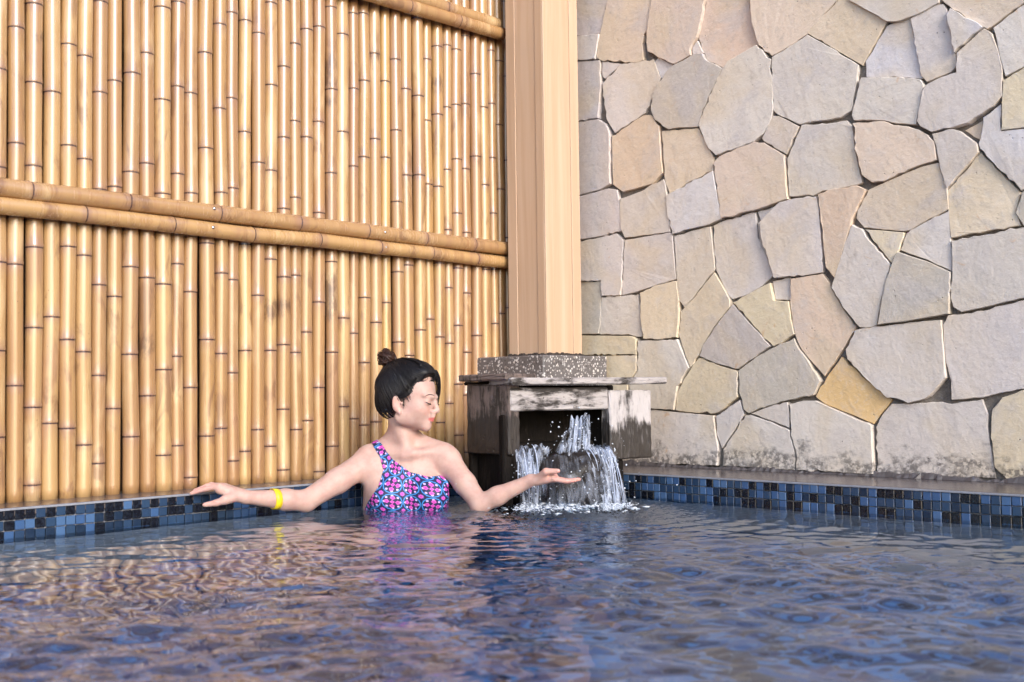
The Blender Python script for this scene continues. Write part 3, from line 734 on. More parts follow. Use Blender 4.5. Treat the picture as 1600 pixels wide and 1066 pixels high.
def add_stone(col, px, seed):
    rnd = random.Random(seed)
    pts = []
    for (u, v) in px:
        P = on_plane(u, v, NB, QS); pts.append((NA @ P, P[2]))
    ar = sum(pts[i][0] * pts[(i + 1) % len(pts)][1] - pts[(i + 1) % len(pts)][0] * pts[i][1] for i in range(len(pts)))
    if ar < 0: pts = pts[::-1]
    pts = [(p, max(z, LEDGE + .003)) for p, z in pts]
    pts = inset(pts, -.0013); o0 = smooth_poly(pts, rnd)
    o1 = inset(o0, .0006 + rnd.random() * .0004); o2 = inset(o0, .0013 + rnd.random() * .0007)
    cx, cz = np.mean(o0, axis=0); pr = rnd.gauss(.0, .0045); tx, tz = rnd.gauss(0, .012), rnd.gauss(0, .012)
    if abs(ar) < .008: pr = -abs(pr) - .004
    dep = lambda a, extra: QS + pr + tx * (a[0] - cx) + tz * (a[1] - cz) + extra
    n = len(o0); V = []
    for a in o0: V.append(W(a[0], QM - .004, a[1]))
    for a in o0: V.append(W(a[0], dep(a, -.0018), a[1]))
    for a in o1: V.append(W(a[0], dep(a, -.0005 + rnd.gauss(0, .0004)), a[1]))
    for a in o2: V.append(W(a[0], dep(a, rnd.gauss(0, .0003)), a[1]))
    Fs = []
    for k in range(3):
        for i in range(n): Fs.append((k * n + i, k * n + (i + 1) % n, (k + 1) * n + (i + 1) % n, (k + 1) * n + i))
    Fs.append(tuple(3 * n + i for i in range(n)))
    o = obj('stone', V, Fs, STONE, wall)
    j = rnd.uniform(.93, 1.06); o.color = (col[0] * j, col[1] * j * rnd.uniform(.985, 1.01), col[2] * j * rnd.uniform(.96, 1.03), 1)
    return o
for i, (c, px) in enumerate(STONES + extra_stones()): add_stone(c, px, i + 1)
# ragged mortar fillet where the wall meets the coping
mb = MB(); ps = np.arange(PB + .02, FAR, .012); top = []
hh = 0
for k, p in enumerate(ps):
    hh = .72 * hh + random.gauss(0, .0035); zt = LEDGE + max(.003, .011 + hh)
    mb.v += [tuple(W(p, QS + .004 + abs(random.gauss(.004, .003)), LEDGE + .0006)), tuple(W(p, QS + .0025, zt)), tuple(W(p, QM, zt + .001))]
for k in range(len(ps) - 1):
    a = k * 3
    mb.f += [(a, a + 1, a + 4, a + 3), (a + 1, a + 2, a + 5, a + 4)]
mb.build('mortar_fillet', m_plain('wet_mortar', (.085, .075, .078), .45), wall)

# ------------------------------------------------------------------ corner post on its terrazzo base
def post_frame(u, v, depth):
    c = at(u, v, depth); return NA @ c, NB @ c
pp, pq = post_frame(855, 552, 3.72)
post = empty('corner_post', W(pp - .09, pq - .09, .45), 'square light cedar post standing in the corner between fence and stone wall', 'post')
PZ0, PZ1 = .462, 2.795; PWD = .186
# left visible face looks along NB (towards -q.. camera left), right visible face looks along NA
pqbox('core', pp - PWD + .006, pp - .006, pq - PWD + .006, pq - .006, PZ0 + .003, PZ1 - .01, CEDAR, post, 0)
sp3 = [0, .245, .775, 1.0]
for k in range(3):
    a0, a1 = sp3[k], sp3[k + 1]; pr = .0 if k != 1 else -.0025
    g = .0004
    # face with normal NB (its length runs along p)
    pqbox('board', pp - PWD * (1 - a0) + g, pp - PWD * (1 - a1) - g - (.0062 if k == 2 else 0), pq - .006 , pq + pr, PZ0, PZ1, CEDAR, post, .0012)
    # face with normal NA (its length runs along q)
    pqbox('board', pp - .006, pp + pr, pq - PWD * (1 - a0) + g, pq - PWD * (1 - a1) - g + (.0 if k < 2 else -.0), PZ0, PZ1, CEDAR, post, .0012)
bp, bq = post_frame(849, 556, 3.60)
basew = .335
pb = empty('post_base', W(bp - .15, bq - .15, .36), 'grey terrazzo plinth with white chips under the cedar post', 'plinth')
pqbox('block', bp - basew, bp, bq - basew, bq, LEDGE + .002, PZ0 - .003, TERRAZZO, pb, .004)
mb = MB(); rg = random.Random(4)
for side in (0, 1):
    for k in range(26):
        t = (k + .5) / 26 * PWD
        c = W(pp - t, pq + .004, PZ0 + .001) if side == 0 else W(pp + .004, pq - t, PZ0 + .001)
        h = .004 + .006 * abs(math.sin(k * .7 + side)) * rg.random(); v_, f_ = bevel_box(c, (NA, NB, ZV), (.006 if side else .0045, .0045 if side else .006, h), .002, jitter=.0008); mb.add(v_, f_)
mb.build('mortar_bead', m_plain('dark_mortar', (.04, .03, .026), .9), pb)

# ------------------------------------------------------------------ unseen timber cover over the corner, added and sized to cut sky light
added_roof = empty('added_roof', W(-2.0, -2.0, 2.78), 'unseen timber cover on the cedar post, added over the pool corner to cut sky light', 'added_roof')
pqbox('deck', PB - .4, -2.0, QS - .4, -2.2, 2.80, 2.86, CEDAR, added_roof, .004)
for k in range(2): pqbox('rafter', PB - .38, -2.02, QS - .2 + k * .5, QS - .1 + k * .5, 2.68, 2.798, CEDAR, added_roof, .004)

# ------------------------------------------------------------------ old wooden water spout box
FDA = math.radians(33)
FD = np.array([math.cos(FDA), math.sin(FDA), 0]); FN = np.array([math.sin(FDA), -math.cos(FDA), 0])   # along the front, out of the front
SD = np.array([-math.sin(math.radians(42)), math.cos(math.radians(42)), 0]); SN = np.array([-SD[1], SD[0], 0])
C0 = at(797, 640, 3.12); C0[2] = 0
spout = empty('water_spout_box', C0 + FD * .2 + np.array([0, 0, .14]), 'weathered wooden water spout box with a bleached lid under the post', 'water spout')
def wet_attr(o, fn):
    V = np.array([v.co for v in o.data.vertices]) + wloc(o); attr(o, 'wet', [fn(x) for x in V])
def fbox(name, s0, s1, d0, d1, z0, z1, mat, along=FD, out=FN, org=C0, bev=.004, wet=None, cuts=6, jit=.0012):
    c = org + along * (s0 + s1) / 2 - out * (d0 + d1) / 2 + np.array([0, 0, (z0 + z1) / 2])
    o = box_obj(name, c, (along, -out, ZV), ((s1 - s0) / 2, (d1 - d0) / 2, (z1 - z0) / 2), mat, spout, bev, cuts=cuts, jitter=jit)
    wet_attr(o, wet or (lambda x: 0.0)); return o
def depth_at(o): return (o - EYE) @ FW
def z_at(u, v, s): # height seen at pixel (u,v) on the front plane
    d = ray(u, v); t = (FN @ (C0 - EYE)) / (FN @ d); return (EYE + d * t)[2]
def s_at(u, v=640):
    d = ray(u, v); t = (FN @ (C0 - EYE)) / (FN @ d); return FD @ (EYE + d * t - C0)
s953, s1018, s1038 = s_at(953), s_at(1018), s_at(1038)
zb0, zb1 = z_at(797, 643, 0), z_at(797, 606, 0)
fbox('front_beam', .004, s953 - .002, .004, .05, zb0, zb1, OLD_BEAM, wet=lambda x: .25 if x[2] > zb1 - .01 else 0)
zp0, zp1 = z_at(985, 717, 0), z_at(985, 610, 0)
fbox('front_plank', s953, s1018, 0.0, .045, zp0, zp1, OLD_PLANK, cuts=8, wet=lambda x: max(0, min(1, (zp0 + .13 - x[2]) / .14)))
# left flank plank, running back and left
o = fbox('side_plank', .006, .20, 0, .045, z_at(797, 712, 0), z_at(797, 602, 0) + .004, OLD_SHADED, along=SD, out=SN, cuts=8, wet=lambda x: max(0, min(1, (.27 - x[2]) / .12)))
# lid: bright front board; side board with shade in its dark colour
zl = z_at(801, 601, 0)
for nm, s0, s1, d0, d1, mt, al, ou, z0, th in (('lid_board', -.012, s1038 - .008, -.028, .10, OLD_BEAM, FD, FN, zl - .001, .021), ('lid_side_board', -.01, .210, -.024, .10, OLD_SHADED, SD, SN, zl + .012, .020)):
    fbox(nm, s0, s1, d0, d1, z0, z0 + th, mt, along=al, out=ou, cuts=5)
fbox('lid_back', .02, s1018 - .02, .105, .30, zl + .001, zl + .012, SHADE_WOOD, cuts=2)
# inside and supports: back board, cheeks, sill, with shade put into their colour
fbox('back_board', -.02, s1018, .19, .21, -.05, zl - .002, SHADE_WOOD, cuts=3)
fbox('cheek', .002, .022, .052, .19, -.05, zb1, SHADE_WOOD, cuts=3)
fbox('cheek', s953 + .004, s953 + .024, .047, .19, -.05, zp1, SHADE_WOOD, cuts=3)
fbox('sill', .025, s953, .085, .189, .03, z_at(860, 694, 0), SHADE_WOOD, cuts=3)
fbox('support', s953 + .002, s953 + .062, .012, .046, -.30, zp0 - .002, SHADE_WOOD, cuts=2)
fbox('support', -.01, .022, .02, .05, -.30, zb0 - .01, SHADE_WOOD, cuts=2)
fbox('support', .06, .17, .09, .11, -.30, .17, SHADE_WOOD, along=SD, out=SN, cuts=2)
# rounded wet boulder under the mouth
def blob(c, r, n=3, seed=0, amp=.06, sq=1.0):
    bm = bmesh.new(); bmesh.ops.create_icosphere(bm, subdivisions=n, radius=1.0)
    rr = np.random.default_rng(seed); K = rr.normal(0, 2.4, (6, 3)); ph = rr.random(6) * 6.28
    V = np.array([v.co for v in bm.verts]); F_ = [[v.index for v in f.verts] for f in bm.faces]; bm.free()
    d = 1 + amp * np.sin(V @ K.T + ph).sum(1) / 2
    return np.asarray(c) + V * d[:, None] * np.asarray(r), F_
cR = at(888, 748, 3.13)
v_, f_ = blob(cR, (.112, .072, .088), 4, 5, .11)
tag(obj('boulder', v_, f_, ROCK, None, True), 'rounded dark wet rock under the mouth of the water spout', 'rock')

# ------------------------------------------------------------------ falling water, foam, drops (uncountable)
wr = np.random.default_rng(21)
def strands(mb, n, u0, u1, v0, v1, zz0, zz1, rad=(.0012, .0036), spread=6, wob=3.0, pw=1.7, seg=9, conv=None):
    for _ in range(n):
        a = wr.random(); us = u0[0] + (u0[1] - u0[0]) * a; ue = u1[0] + (u1[1] - u1[0]) * np.clip(a + wr.normal(0, .12), 0, 1)
        vs = v0 + wr.normal(0, 3); ve = v1 + wr.normal(0, 4); t0 = wr.random() * .5 * (wr.random() < .6); t1 = 1 - wr.random() * .4 * (wr.random() < .4)
        ph = wr.random() * 6.28; path = []; rr = []
        r0 = wr.uniform(*rad)
        for k in range(seg):
            t = t0 + (t1 - t0) * k / (seg - 1)
            u = us + (ue - us) * t ** .75 + wob * math.sin(ph + 5 * t) * t; v = vs + (ve - vs) * t ** pw
            path.append(at(u, v, zz0 + (zz1 - zz0) * t + .006 * math.sin(ph * 2 + 4 * t)))
            rr.append(r0 * (.35 + .9 * math.sin(math.pi * min(1, .12 + .88 * k / (seg - 1))) * (.6 + .5 * wr.random())))
        vv, ff = tube_rings(path, rr, 5); mb.add(vv, ff)
mb = MB(); SUV = []; SWT = []
def sheet(u0, u1, v0, v1, z0, z1, bulge=0.0, pw=1.6, nu=14, nv=14, thick=.0, seed=0, wob=1.0, w=.9):
    """a curtain of falling water; u0, u1 = spans at the lip and at the foot"""
    r_ = np.random.default_rng(seed); ph = r_.random(6) * 6.28; base = len(mb.v)
    for i in range(nu):
        a = i / (nu - 1)
        for j in range(nv):
            t = j / (nv - 1)
            u = u0[0] + (u0[1] - u0[0]) * a; e = u1[0] + (u1[1] - u1[0]) * a; u = u + (e - u) * t ** .7 + wob * 2.2 * math.sin(9 * a + 6 * t + ph[0]) * t
            v = v0 + (v1 - v0) * t ** pw + 3 * math.sin(7 * a + ph[1]) * (1 - t) + 2.5 * math.sin(23 * a + ph[2])
            z = z0 + (z1 - z0) * t ** .8 + .010 * math.sin(11 * a + 3 * t + ph[3]) + .005 * math.sin(31 * a + 7 * t + ph[4]) - bulge * math.sin(math.pi * a)
            mb.v.append(tuple(at(u, v, z))); SUV.append((a * abs(u1[1] - u1[0] + u0[1] - u0[0]) / 60 + seed * 3.7, t * abs(v1 - v0) / 60 + seed * 1.3)); SWT.append(w * (1 - .35 * (t > .97)))
    for i in range(nu - 1):
        for j in range(nv - 1): q = base + i * nv + j; mb.f.append((q, q + 1, q + nv + 1, q + nv))
sheet((803, 826), (812, 834), 702, 799, 3.125, 3.055, seed=1); sheet((806, 838), (816, 846), 699, 799, 3.135, 3.065, seed=2); sheet((826, 864), (822, 852), 697, 775, 3.14, 3.07, seed=3, wob=2)
sheet((927, 950), (945, 979), 700, 799, 3.19, 3.085, seed=4); sheet((920, 948), (938, 972), 697, 799, 3.20, 3.10, seed=5); sheet((905, 950), (930, 962), 699, 770, 3.17, 3.06, seed=6, wob=2)
sheet((893, 921), (888, 924), 652, 712, 3.20, 3.13, pw=1.2, seed=7); sheet((900, 922), (897, 920), 649, 708, 3.21, 3.14, pw=1.2, seed=8); sheet((884, 902), (868, 902), 672, 708, 3.19, 3.13, pw=1.1, seed=9)
sheet((846, 932), (848, 950), 712, 799, 3.075, 3.035, bulge=.045, pw=1.2, nu=24, seed=10, wob=1.5, w=.22); sheet((856, 925), (862, 940), 740, 799, 3.05, 3.03, bulge=.03, pw=1.1, nu=20, seed=11, w=.35)
sheets = (list(mb.v), list(mb.f), list(SUV))
mb = MB()
strands(mb, 4, (806, 838), (812, 846), 700, 797, 3.12, 3.05, rad=(.0008, .002))
strands(mb, 6, (930, 950), (945, 977), 699, 796, 3.19, 3.08, wob=2, rad=(.0008, .002))
strands(mb, 3, (905, 948), (938, 955), 700, 752, 3.16, 3.05, rad=(.0008, .0016))
strands(mb, 3, (896, 920), (890, 920), 656, 708, 3.19, 3.13, wob=1.5, pw=1.3, rad=(.0008, .002))
nS = len(sheets[0]); fw_ = obj('falling_water', sheets[0] + mb.v, sheets[1] + [tuple(i + nS for i in f) for f in mb.f], FALL, None, True)
su = np.array(sheets[2] + [(x[0] * 30 + .2, x[2] * 4) for x in mb.v]); ul = fw_.data.uv_layers.new(name='flow'); li = np.empty(len(fw_.data.loops), np.int32); fw_.data.loops.foreach_get('vertex_index', li)
ul.data.foreach_set('uv', su[li].astype(np.float32).ravel()); sh = np.zeros(len(su)); sh[:nS] = SWT; attr(fw_, 'sheet', sh)
tag(fw_, 'white water pouring from the wooden spout over the dark rock', None, kind='stuff')
ico_v, ico_f = blob((0, 0, 0), (1, 1, 1), 1, 0, 0)
mb = MB()
def drops(n, fu, fv, fz, rmin, rmax, flat=1.0, zfix=False):
    for _ in range(n):
        c = at(fu(), fv(), fz())
        r = rmin * (rmax / rmin) ** (wr.random() ** 1.6)
        if zfix: c[2] = wr.random() ** 2 * .012 + .001
        mb.add(ico_v * np.array([r * wr.uniform(.8, 1.5), r * wr.uniform(.8, 1.5), r * flat * wr.uniform(.8, 1.3)]) + c, ico_f)
nrm = wr.normal
for cu, w_, n_ in ((828, 13, 130), (958, 14, 190), (900, 24, 120), (865, 14, 70)):
    drops(n_ * 3, lambda: nrm(cu, w_), lambda: 797 + abs(nrm(0, 5)), lambda: 3.045 + nrm(0, .035), .0006, .0042, .7, True)
drops(300, lambda: nrm(890, 52), lambda: 797 + abs(nrm(0, 9)), lambda: 3.02 + nrm(0, .07), .0006, .0030, .5, True)
drops(120, lambda: nrm(825, 14), lambda: nrm(752, 26), lambda: 3.08 + nrm(0, .02), .0007, .0028)
drops(150, lambda: nrm(945, 18), lambda: nrm(740, 26), lambda: 3.09 + nrm(0, .02), .0007, .0028)
drops(90, lambda: nrm(898, 16), lambda: nrm(682, 16), lambda: 3.15 + nrm(0, .02), .0008, .0030)
drops(60, lambda: nrm(890, 55), lambda: nrm(775, 14), lambda: 3.02 + nrm(0, .03), .0006, .0020)
drops(150, lambda: nrm(895, 46), lambda: 800 + abs(nrm(0, 7)), lambda: 3.02 + nrm(0, .06), .003, .011, .22, True)
fo = mb.build('foam', FOAM, None, True); tag(fo, 'white foam and flying drops where the spout water lands', None, kind='stuff')
#PERSON
# ------------------------------------------------------------------ the bather: one continuous skin grown from a distance field
HG = .0029
G0 = np.array([at(288, 700, 3.1)[0] - .01, 2.70, -.52]); G1 = np.array([at(915, 700, 3.1)[0] + .02, 3.30, .50])
NG = np.ceil((G1 - G0) / HG).astype(int)
class Field:
    def __init__(s): s.f = np.full(NG, 1.0, np.float32)
    def window(s, lo, hi):
        a = np.clip(np.floor((np.asarray(lo) - G0) / HG).astype(int), 0, NG); b = np.clip(np.ceil((np.asarray(hi) - G0) / HG).astype(int) + 1, 0, NG)
        sl = tuple(slice(int(x), int(y)) for x, y in zip(a, b))
        ax = [(np.arange(x, y) * HG + g).astype(np.float32) for x, y, g in zip(a, b, G0)]
        return sl, ax[0][:, None, None], ax[1][None, :, None], ax[2][None, None, :]
    def put(s, sl, d, k, sub=False):
        f = s.f[sl]
        if sub:
            h = np.clip(.5 - .5 * (f + d) / k, 0, 1); s.f[sl] = f * (1 - h) - d * h + k * h * (1 - h)
        else:
            h = np.clip(.5 + .5 * (f - d) / k, 0, 1); s.f[sl] = f * (1 - h) + d * h - k * h * (1 - h)
    def cap(s, a, b, ra, rb, k=.012, flat=None):
        """tapered capsule; flat = (axis vector, factor): squash along that axis"""
        a, b = np.asarray(a, float), np.asarray(b, float); m = max(ra, rb) * 1.3 + k + .012
        sl, X, Y, Z = s.window(np.minimum(a, b) - m, np.maximum(a, b) + m)
        d = b - a; L = d @ d
        px, py, pz = X - a[0], Y - a[1], Z - a[2]
        t = np.clip((px * d[0] + py * d[1] + pz * d[2]) / L, 0, 1)
        qx, qy, qz = px - t * d[0], py - t * d[1], pz - t * d[2]
        r = ra + (rb - ra) * t
        if flat is not None:
            n, fc = flat; n = np.asarray(n, float) / np.linalg.norm(n); c = qx * n[0] + qy * n[1] + qz * n[2]
            e = (1 / fc - 1); qx, qy, qz = qx + n[0] * c * e, qy + n[1] * c * e, qz + n[2] * c * e
        s.put(sl, (np.sqrt(qx * qx + qy * qy + qz * qz) - r).astype(np.float32), k)
    def ell(s, c, r, k=.015, R=None, sub=False):
        c, r = np.asarray(c, float), np.asarray(r, float); m = r.max() + k + .012
        sl, X, Y, Z = s.window(c - m, c + m)
        x, y, z = X - c[0], Y - c[1], Z - c[2]
        if R is not None: x, y, z = [R[0][i] * x + R[1][i] * y + R[2][i] * z for i in range(3)]
        k0 = np.sqrt((x / r[0]) ** 2 + (y / r[1]) ** 2 + (z / r[2]) ** 2) + 1e-6
        k1 = np.sqrt((x / r[0] ** 2) ** 2 + (y / r[1] ** 2) ** 2 + (z / r[2] ** 2) ** 2) + 1e-6
        s.put(sl, (k0 * (k0 - 1) / k1).astype(np.float32), k, sub)
    def sample(s, P):
        g = np.clip((np.atleast_2d(P) - G0) / HG, 0, NG - 1.001); i = g.astype(int); t = g - i; out = 0
        for c in range(8):
            o = np.array([c & 1, c >> 1 & 1, c >> 2 & 1]); w = np.prod(np.where(o, t, 1 - t), axis=1); j = np.minimum(i + o, NG - 1)
            out = out + w * s.f[j[:, 0], j[:, 1], j[:, 2]]
        return out
def surface_nets(f, lo=None, hi=None):
    a = np.zeros(3, int) if lo is None else lo
    v = f; s = v < 0; nx, ny, nz = v.shape
    cnt = np.zeros((nx - 1, ny - 1, nz - 1), np.int8)
    for c in range(8): cnt += s[c & 1:nx - 1 + (c & 1), (c >> 1 & 1):ny - 1 + (c >> 1 & 1), (c >> 2 & 1):nz - 1 + (c >> 2 & 1)]
    act = (cnt > 0) & (cnt < 8); I = np.argwhere(act); idx = np.full(act.shape, -1, np.int32); idx[act] = np.arange(len(I))
    acc = np.zeros((len(I), 3)); num = np.zeros(len(I))
    cor = {c: v[I[:, 0] + (c & 1), I[:, 1] + (c >> 1 & 1), I[:, 2] + (c >> 2 & 1)] for c in range(8)}
    for c in range(8):
        for ax in range(3):
            if c >> ax & 1: continue
            e = c | 1 << ax; va, vb = cor[c], cor[e]; m = (va < 0) != (vb < 0); t = va / np.where(m, va - vb, 1)
            p = np.tile(np.array([c & 1, c >> 1 & 1, c >> 2 & 1], float), (len(I), 1)); p[:, ax] += t
            acc[m] += p[m]; num[m] += 1
    V = (I + acc / num[:, None]) * HG + G0 + a * HG
    Fq = []
    for ax in range(3):
        b, c = (ax + 1) % 3, (ax + 2) % 3
        n = [nx, ny, nz]; sa = [slice(None)] * 3; sb = [slice(None)] * 3; sa[ax] = slice(0, n[ax] - 1); sb[ax] = slice(1, n[ax])
        d = s[tuple(sa)] != s[tuple(sb)]; E_ = np.argwhere(d); E_ = E_[(E_[:, b] > 0) & (E_[:, c] > 0) & (E_[:, b] < n[b] - 1) & (E_[:, c] < n[c] - 1)]
        ins = s[E_[:, 0], E_[:, 1], E_[:, 2]]
        def cell(db, dc):
            q = E_.copy(); q[:, b] -= db; q[:, c] -= dc; return idx[q[:, 0], q[:, 1], q[:, 2]]
        q = np.stack([cell(1, 1), cell(0, 1), cell(0, 0), cell(1, 0)], 1); q[~ins] = q[~ins][:, ::-1]; Fq.append(q)
    return V, np.concatenate(Fq)
def relax(V, Fq, it, lam=.5):
    e = np.concatenate([Fq[:, [i, (i + 1) % 4]] for i in range(4)]); e = np.concatenate([e, e[:, ::-1]])
    dg = np.bincount(e[:, 0], minlength=len(V))[:, None]
    for _ in range(it):
        m = np.column_stack([np.bincount(e[:, 0], V[e[:, 1], k], len(V)) for k in range(3)]) / np.maximum(dg, 1)
        V = V + lam * (m - V)
    return V
def fast_obj(name, V, Fq, mat, parent):
    V = V - wloc(parent); me = bpy.data.meshes.new(name)
    me.vertices.add(len(V)); me.vertices.foreach_set('co', V.astype(np.float32).ravel())
    me.loops.add(Fq.size); me.loops.foreach_set('vertex_index', Fq.astype(np.int32).ravel())
    me.polygons.add(len(Fq)); me.polygons.foreach_set('loop_start', np.arange(0, Fq.size, 4, dtype=np.int32))
    me.polygons.foreach_set('use_smooth', [True] * len(Fq)); me.update(calc_edges=True); me.validate()
    me.materials.append(mat); o = link(bpy.data.objects.new(name, me)); o.parent = parent; return o

person = empty('person', (at(640, 800, 3.13)[0], at(640, 800, 3.13)[1], -.5),
               'woman with a dark hair bun in a patterned one-shoulder swimsuit, bathing chest-deep beside the spout', 'person')
A_ = at
fd = Field()
# trunk
DZ = 3.13
fd.ell(A_(637, 800, DZ), (.118, .080, .150), .02)
fd.ell(A_(636, 742, DZ + .005), (.108, .066, .075), .03)
fd.cap(A_(590, 722, DZ), A_(686, 716, DZ), .040, .038, .03)
fd.ell(A_(606, 778, 3.075), (.052, .048, .055), .03); fd.ell(A_(672, 774, 3.075), (.052, .048, .055), .03)
fd.ell(A_(640, 880, DZ + .02), (.10, .075, .16), .04)
fd.ell(A_(640, 985, DZ + .03), (.145, .10, .11), .04)
TRUNK = fd.f.copy()
fd.cap(A_(610, 1010, 3.10), A_(575, 1020, 2.82), .075, .055, .03); fd.cap(A_(672, 1010, 3.10), A_(690, 1020, 2.82), .075, .055, .03)
# neck and shoulders
fd.cap(A_(626, 640, 3.125), A_(630, 706, 3.135), .037, .041, .02)
fd.cap(A_(622, 682, 3.145), A_(583, 714, 3.14), .026, .030, .03); fd.cap(A_(642, 684, 3.145), A_(690, 708, 3.135), .024, .028, .03)
fd.cap(A_(622, 655, 3.108), A_(638, 708, 3.085), .012, .008, .03)                # neck tendon
fd.cap(A_(645, 709, 3.080), A_(686, 704, 3.105), .007, .007, .024); fd.cap(A_(628, 711, 3.080), A_(598, 708, 3.108), .007, .007, .024)   # collarbones
# arm resting along the edge
fd.ell(A_(577, 719, 3.125), (.040, .040, .043), .02)
SH, EL, WR = A_(574, 722, 3.12), A_(478, 783, 2.985), A_(384, 777, 2.875)
fd.cap(SH, (SH + EL) / 2, .039, .0345, .018); fd.cap((SH + EL) / 2, EL, .0345, .029, .015)
fd.cap(EL, EL + (WR - EL) * .35, .0295, .0285, .012); fd.cap(EL + (WR - EL) * .35, WR, .0285, .0175, .012)
fd.cap(A_(585, 735, 3.10), A_(590, 790, 3.12), .030, .040, .03)                        # armpit fold
# its hand: palm, four fingers lying on the coping, thumb
KN = A_(344, 764, 2.855)
fd.cap(WR, KN, .0165, .0150, .010); fd.cap(WR + (KN - WR) * .3 + np.array([0, .012, .003]), KN + np.array([.004, .026, .001]), .013, .013, .010)
fd.cap(WR + (KN - WR) * .2, A_(352, 781, 2.835), .014, .0125, .010)
for (a, b, c, z, r) in (((342, 760), (322, 764), (299, 771), 2.853, .0078), ((344, 759), (324, 760), (304, 767), 2.872, .0082), ((347, 759), (330, 758), (313, 763), 2.890, .0080), ((351, 761), (338, 759), (324, 763), 2.906, .0070)):
    fd.cap(A_(*a, z), A_(*b, z), r, r * .95, .005); fd.cap(A_(*b, z), A_(*c, z), r * .95, r * .68, .004)
fd.cap(A_(353, 781, 2.835), A_(338, 786, 2.825), .0105, .009, .008); fd.cap(A_(338, 786, 2.825), A_(320, 789, 2.82), .009, .0065, .004)
# arm reaching to the water
fd.ell(A_(699, 719, 3.12), (.036, .038, .042), .02)
SH2, EL2, WR2 = A_(703, 724, 3.115), A_(750, 788, 3.02), A_(829, 751, 2.985)
fd.cap(SH2, (SH2 + EL2) / 2, .036, .031, .018); fd.cap((SH2 + EL2) / 2, EL2, .031, .027, .015)
fd.cap(EL2, EL2 + (WR2 - EL2) * .35, .0275, .026, .012); fd.cap(EL2 + (WR2 - EL2) * .35, WR2, .026, .0168, .012)
KN2 = A_(866, 746, 2.972)
fd.cap(WR2, KN2, .0155, .0120, .010); fd.cap(WR2 + np.array([.012, .012, .002]), KN2 + np.array([-.002, .022, .004]), .013, .0115, .010)
fd.cap(WR2 + np.array([.010, -.010, 0]), KN2 + np.array([-.004, -.016, -.002]), .013, .011, .010)
for (dy, z0, l1, l2, r) in ((-.026, .000, 20, 13, .0072), (-.009, .0, 23, 16, .0078), (.008, .002, 24, 16, .0078), (.024, .004, 20, 14, .0072)):
    a = A_(866, 749, 2.972 + dy * .9) + np.array([0, 0, z0]); b = A_(866 + l1 * .92, 752, 2.970 + dy); c = A_(866 + l1 + l2 * .95, 748 + abs(dy) * 120, 2.968 + dy)
    fd.cap(a, b, r, r * .93, .005); fd.cap(b, c, r * .93, r * .68, .004)
fd.cap(WR2 + np.array([.018, -.014, .004]), A_(853, 737, 2.945), .0115, .010, .009); fd.cap(A_(853, 737, 2.945), A_(872, 736, 2.935), .0095, .0066, .004)

# head: local frame, x to her right ear, y forward, z up, origin under the chin
TH = math.radians(72); TILT = math.radians(5)
hf = np.array([math.sin(TH), -math.cos(TH), -math.sin(TILT)]); hf /= np.linalg.norm(hf)
hr = np.array([-math.cos(TH), -math.sin(TH), .03]); hr -= hf * (hr @ hf); hr /= np.linalg.norm(hr)
hu = np.cross(hf, hr); hu = hu if hu[2] > 0 else -hu
HR = np.array([hr, hf, hu]); HO = A_(633.0, 671.3, 3.11)
def hp(x, y, z): return HO + HR[0] * x + HR[1] * y * .915 + HR[2] * z
def hell(c, r, k=.012, sub=False): fd.ell(hp(*c), (r[0], r[1] * .915, r[2]), k, HR, sub)
hell((0, -.010, .122), (.066, .086, .078), .01)
hell((0, .034, .110), (.055, .054, .058), .02)
hell((0, .036, .070), (.048, .050, .050), .02)
hell((0, .042, .034), (.036, .042, .030), .02)
hell((0, .070, .0145), (.016, .0165, .0145), .016)
for sx in (-1, 1):
    hell((sx * .031, .057, .064), (.022, .025, .022), .016)
    hell((sx * .032, .034, .048), (.018, .034, .027), .02); hell((sx * .042, .012, .038), (.012, .030, .022), .02)                     # jaw corner
    hell((sx * .030, .101, .0865), (.017, .0125, .0085), .007, True)           # eye socket
    hell((sx * .0300, .0755, .0855), (.0140, .0140, .0118), .003)              # lidded eyeball
    fd.cap(hp(sx * .013, .091, .1005), hp(sx * .044, .076, .1030), .0055, .0045, .010)   # brow
    hell((sx * .0105, .094, .0595), (.0068, .0085, .0062), .005)               # nostril wing
    hell((sx * .0055, .0985, .0535), (.0026, .004, .0024), .002, True)
fd.cap(hp(0, .0865, .0985), hp(0, .1000, .072), .0060, .0072, .007)
hell((0, .1035, .0630), (.0082, .0090, .0078), .006)
hell((0, .088, .047), (.016, .010, .009), .010)
hell((0, .0880, .0408), (.0145, .0078, .0044), .005); hell((0, .0862, .0330), (.0130, .0082, .0050), .005)
fd.put(*(lambda w: (w[0], (np.sqrt(((w[1] - hp(0, .100, .0370)[0])) ** 2 + ((w[2] - hp(0, .100, .0370)[1])) ** 2 + ((w[3] - hp(0, .100, .0370)[2]) * 7) ** 2) - .0085).astype(np.float32)))(fd.window(hp(0, .1, .037) - .03, hp(0, .1, .037) + .03)), .003, True)
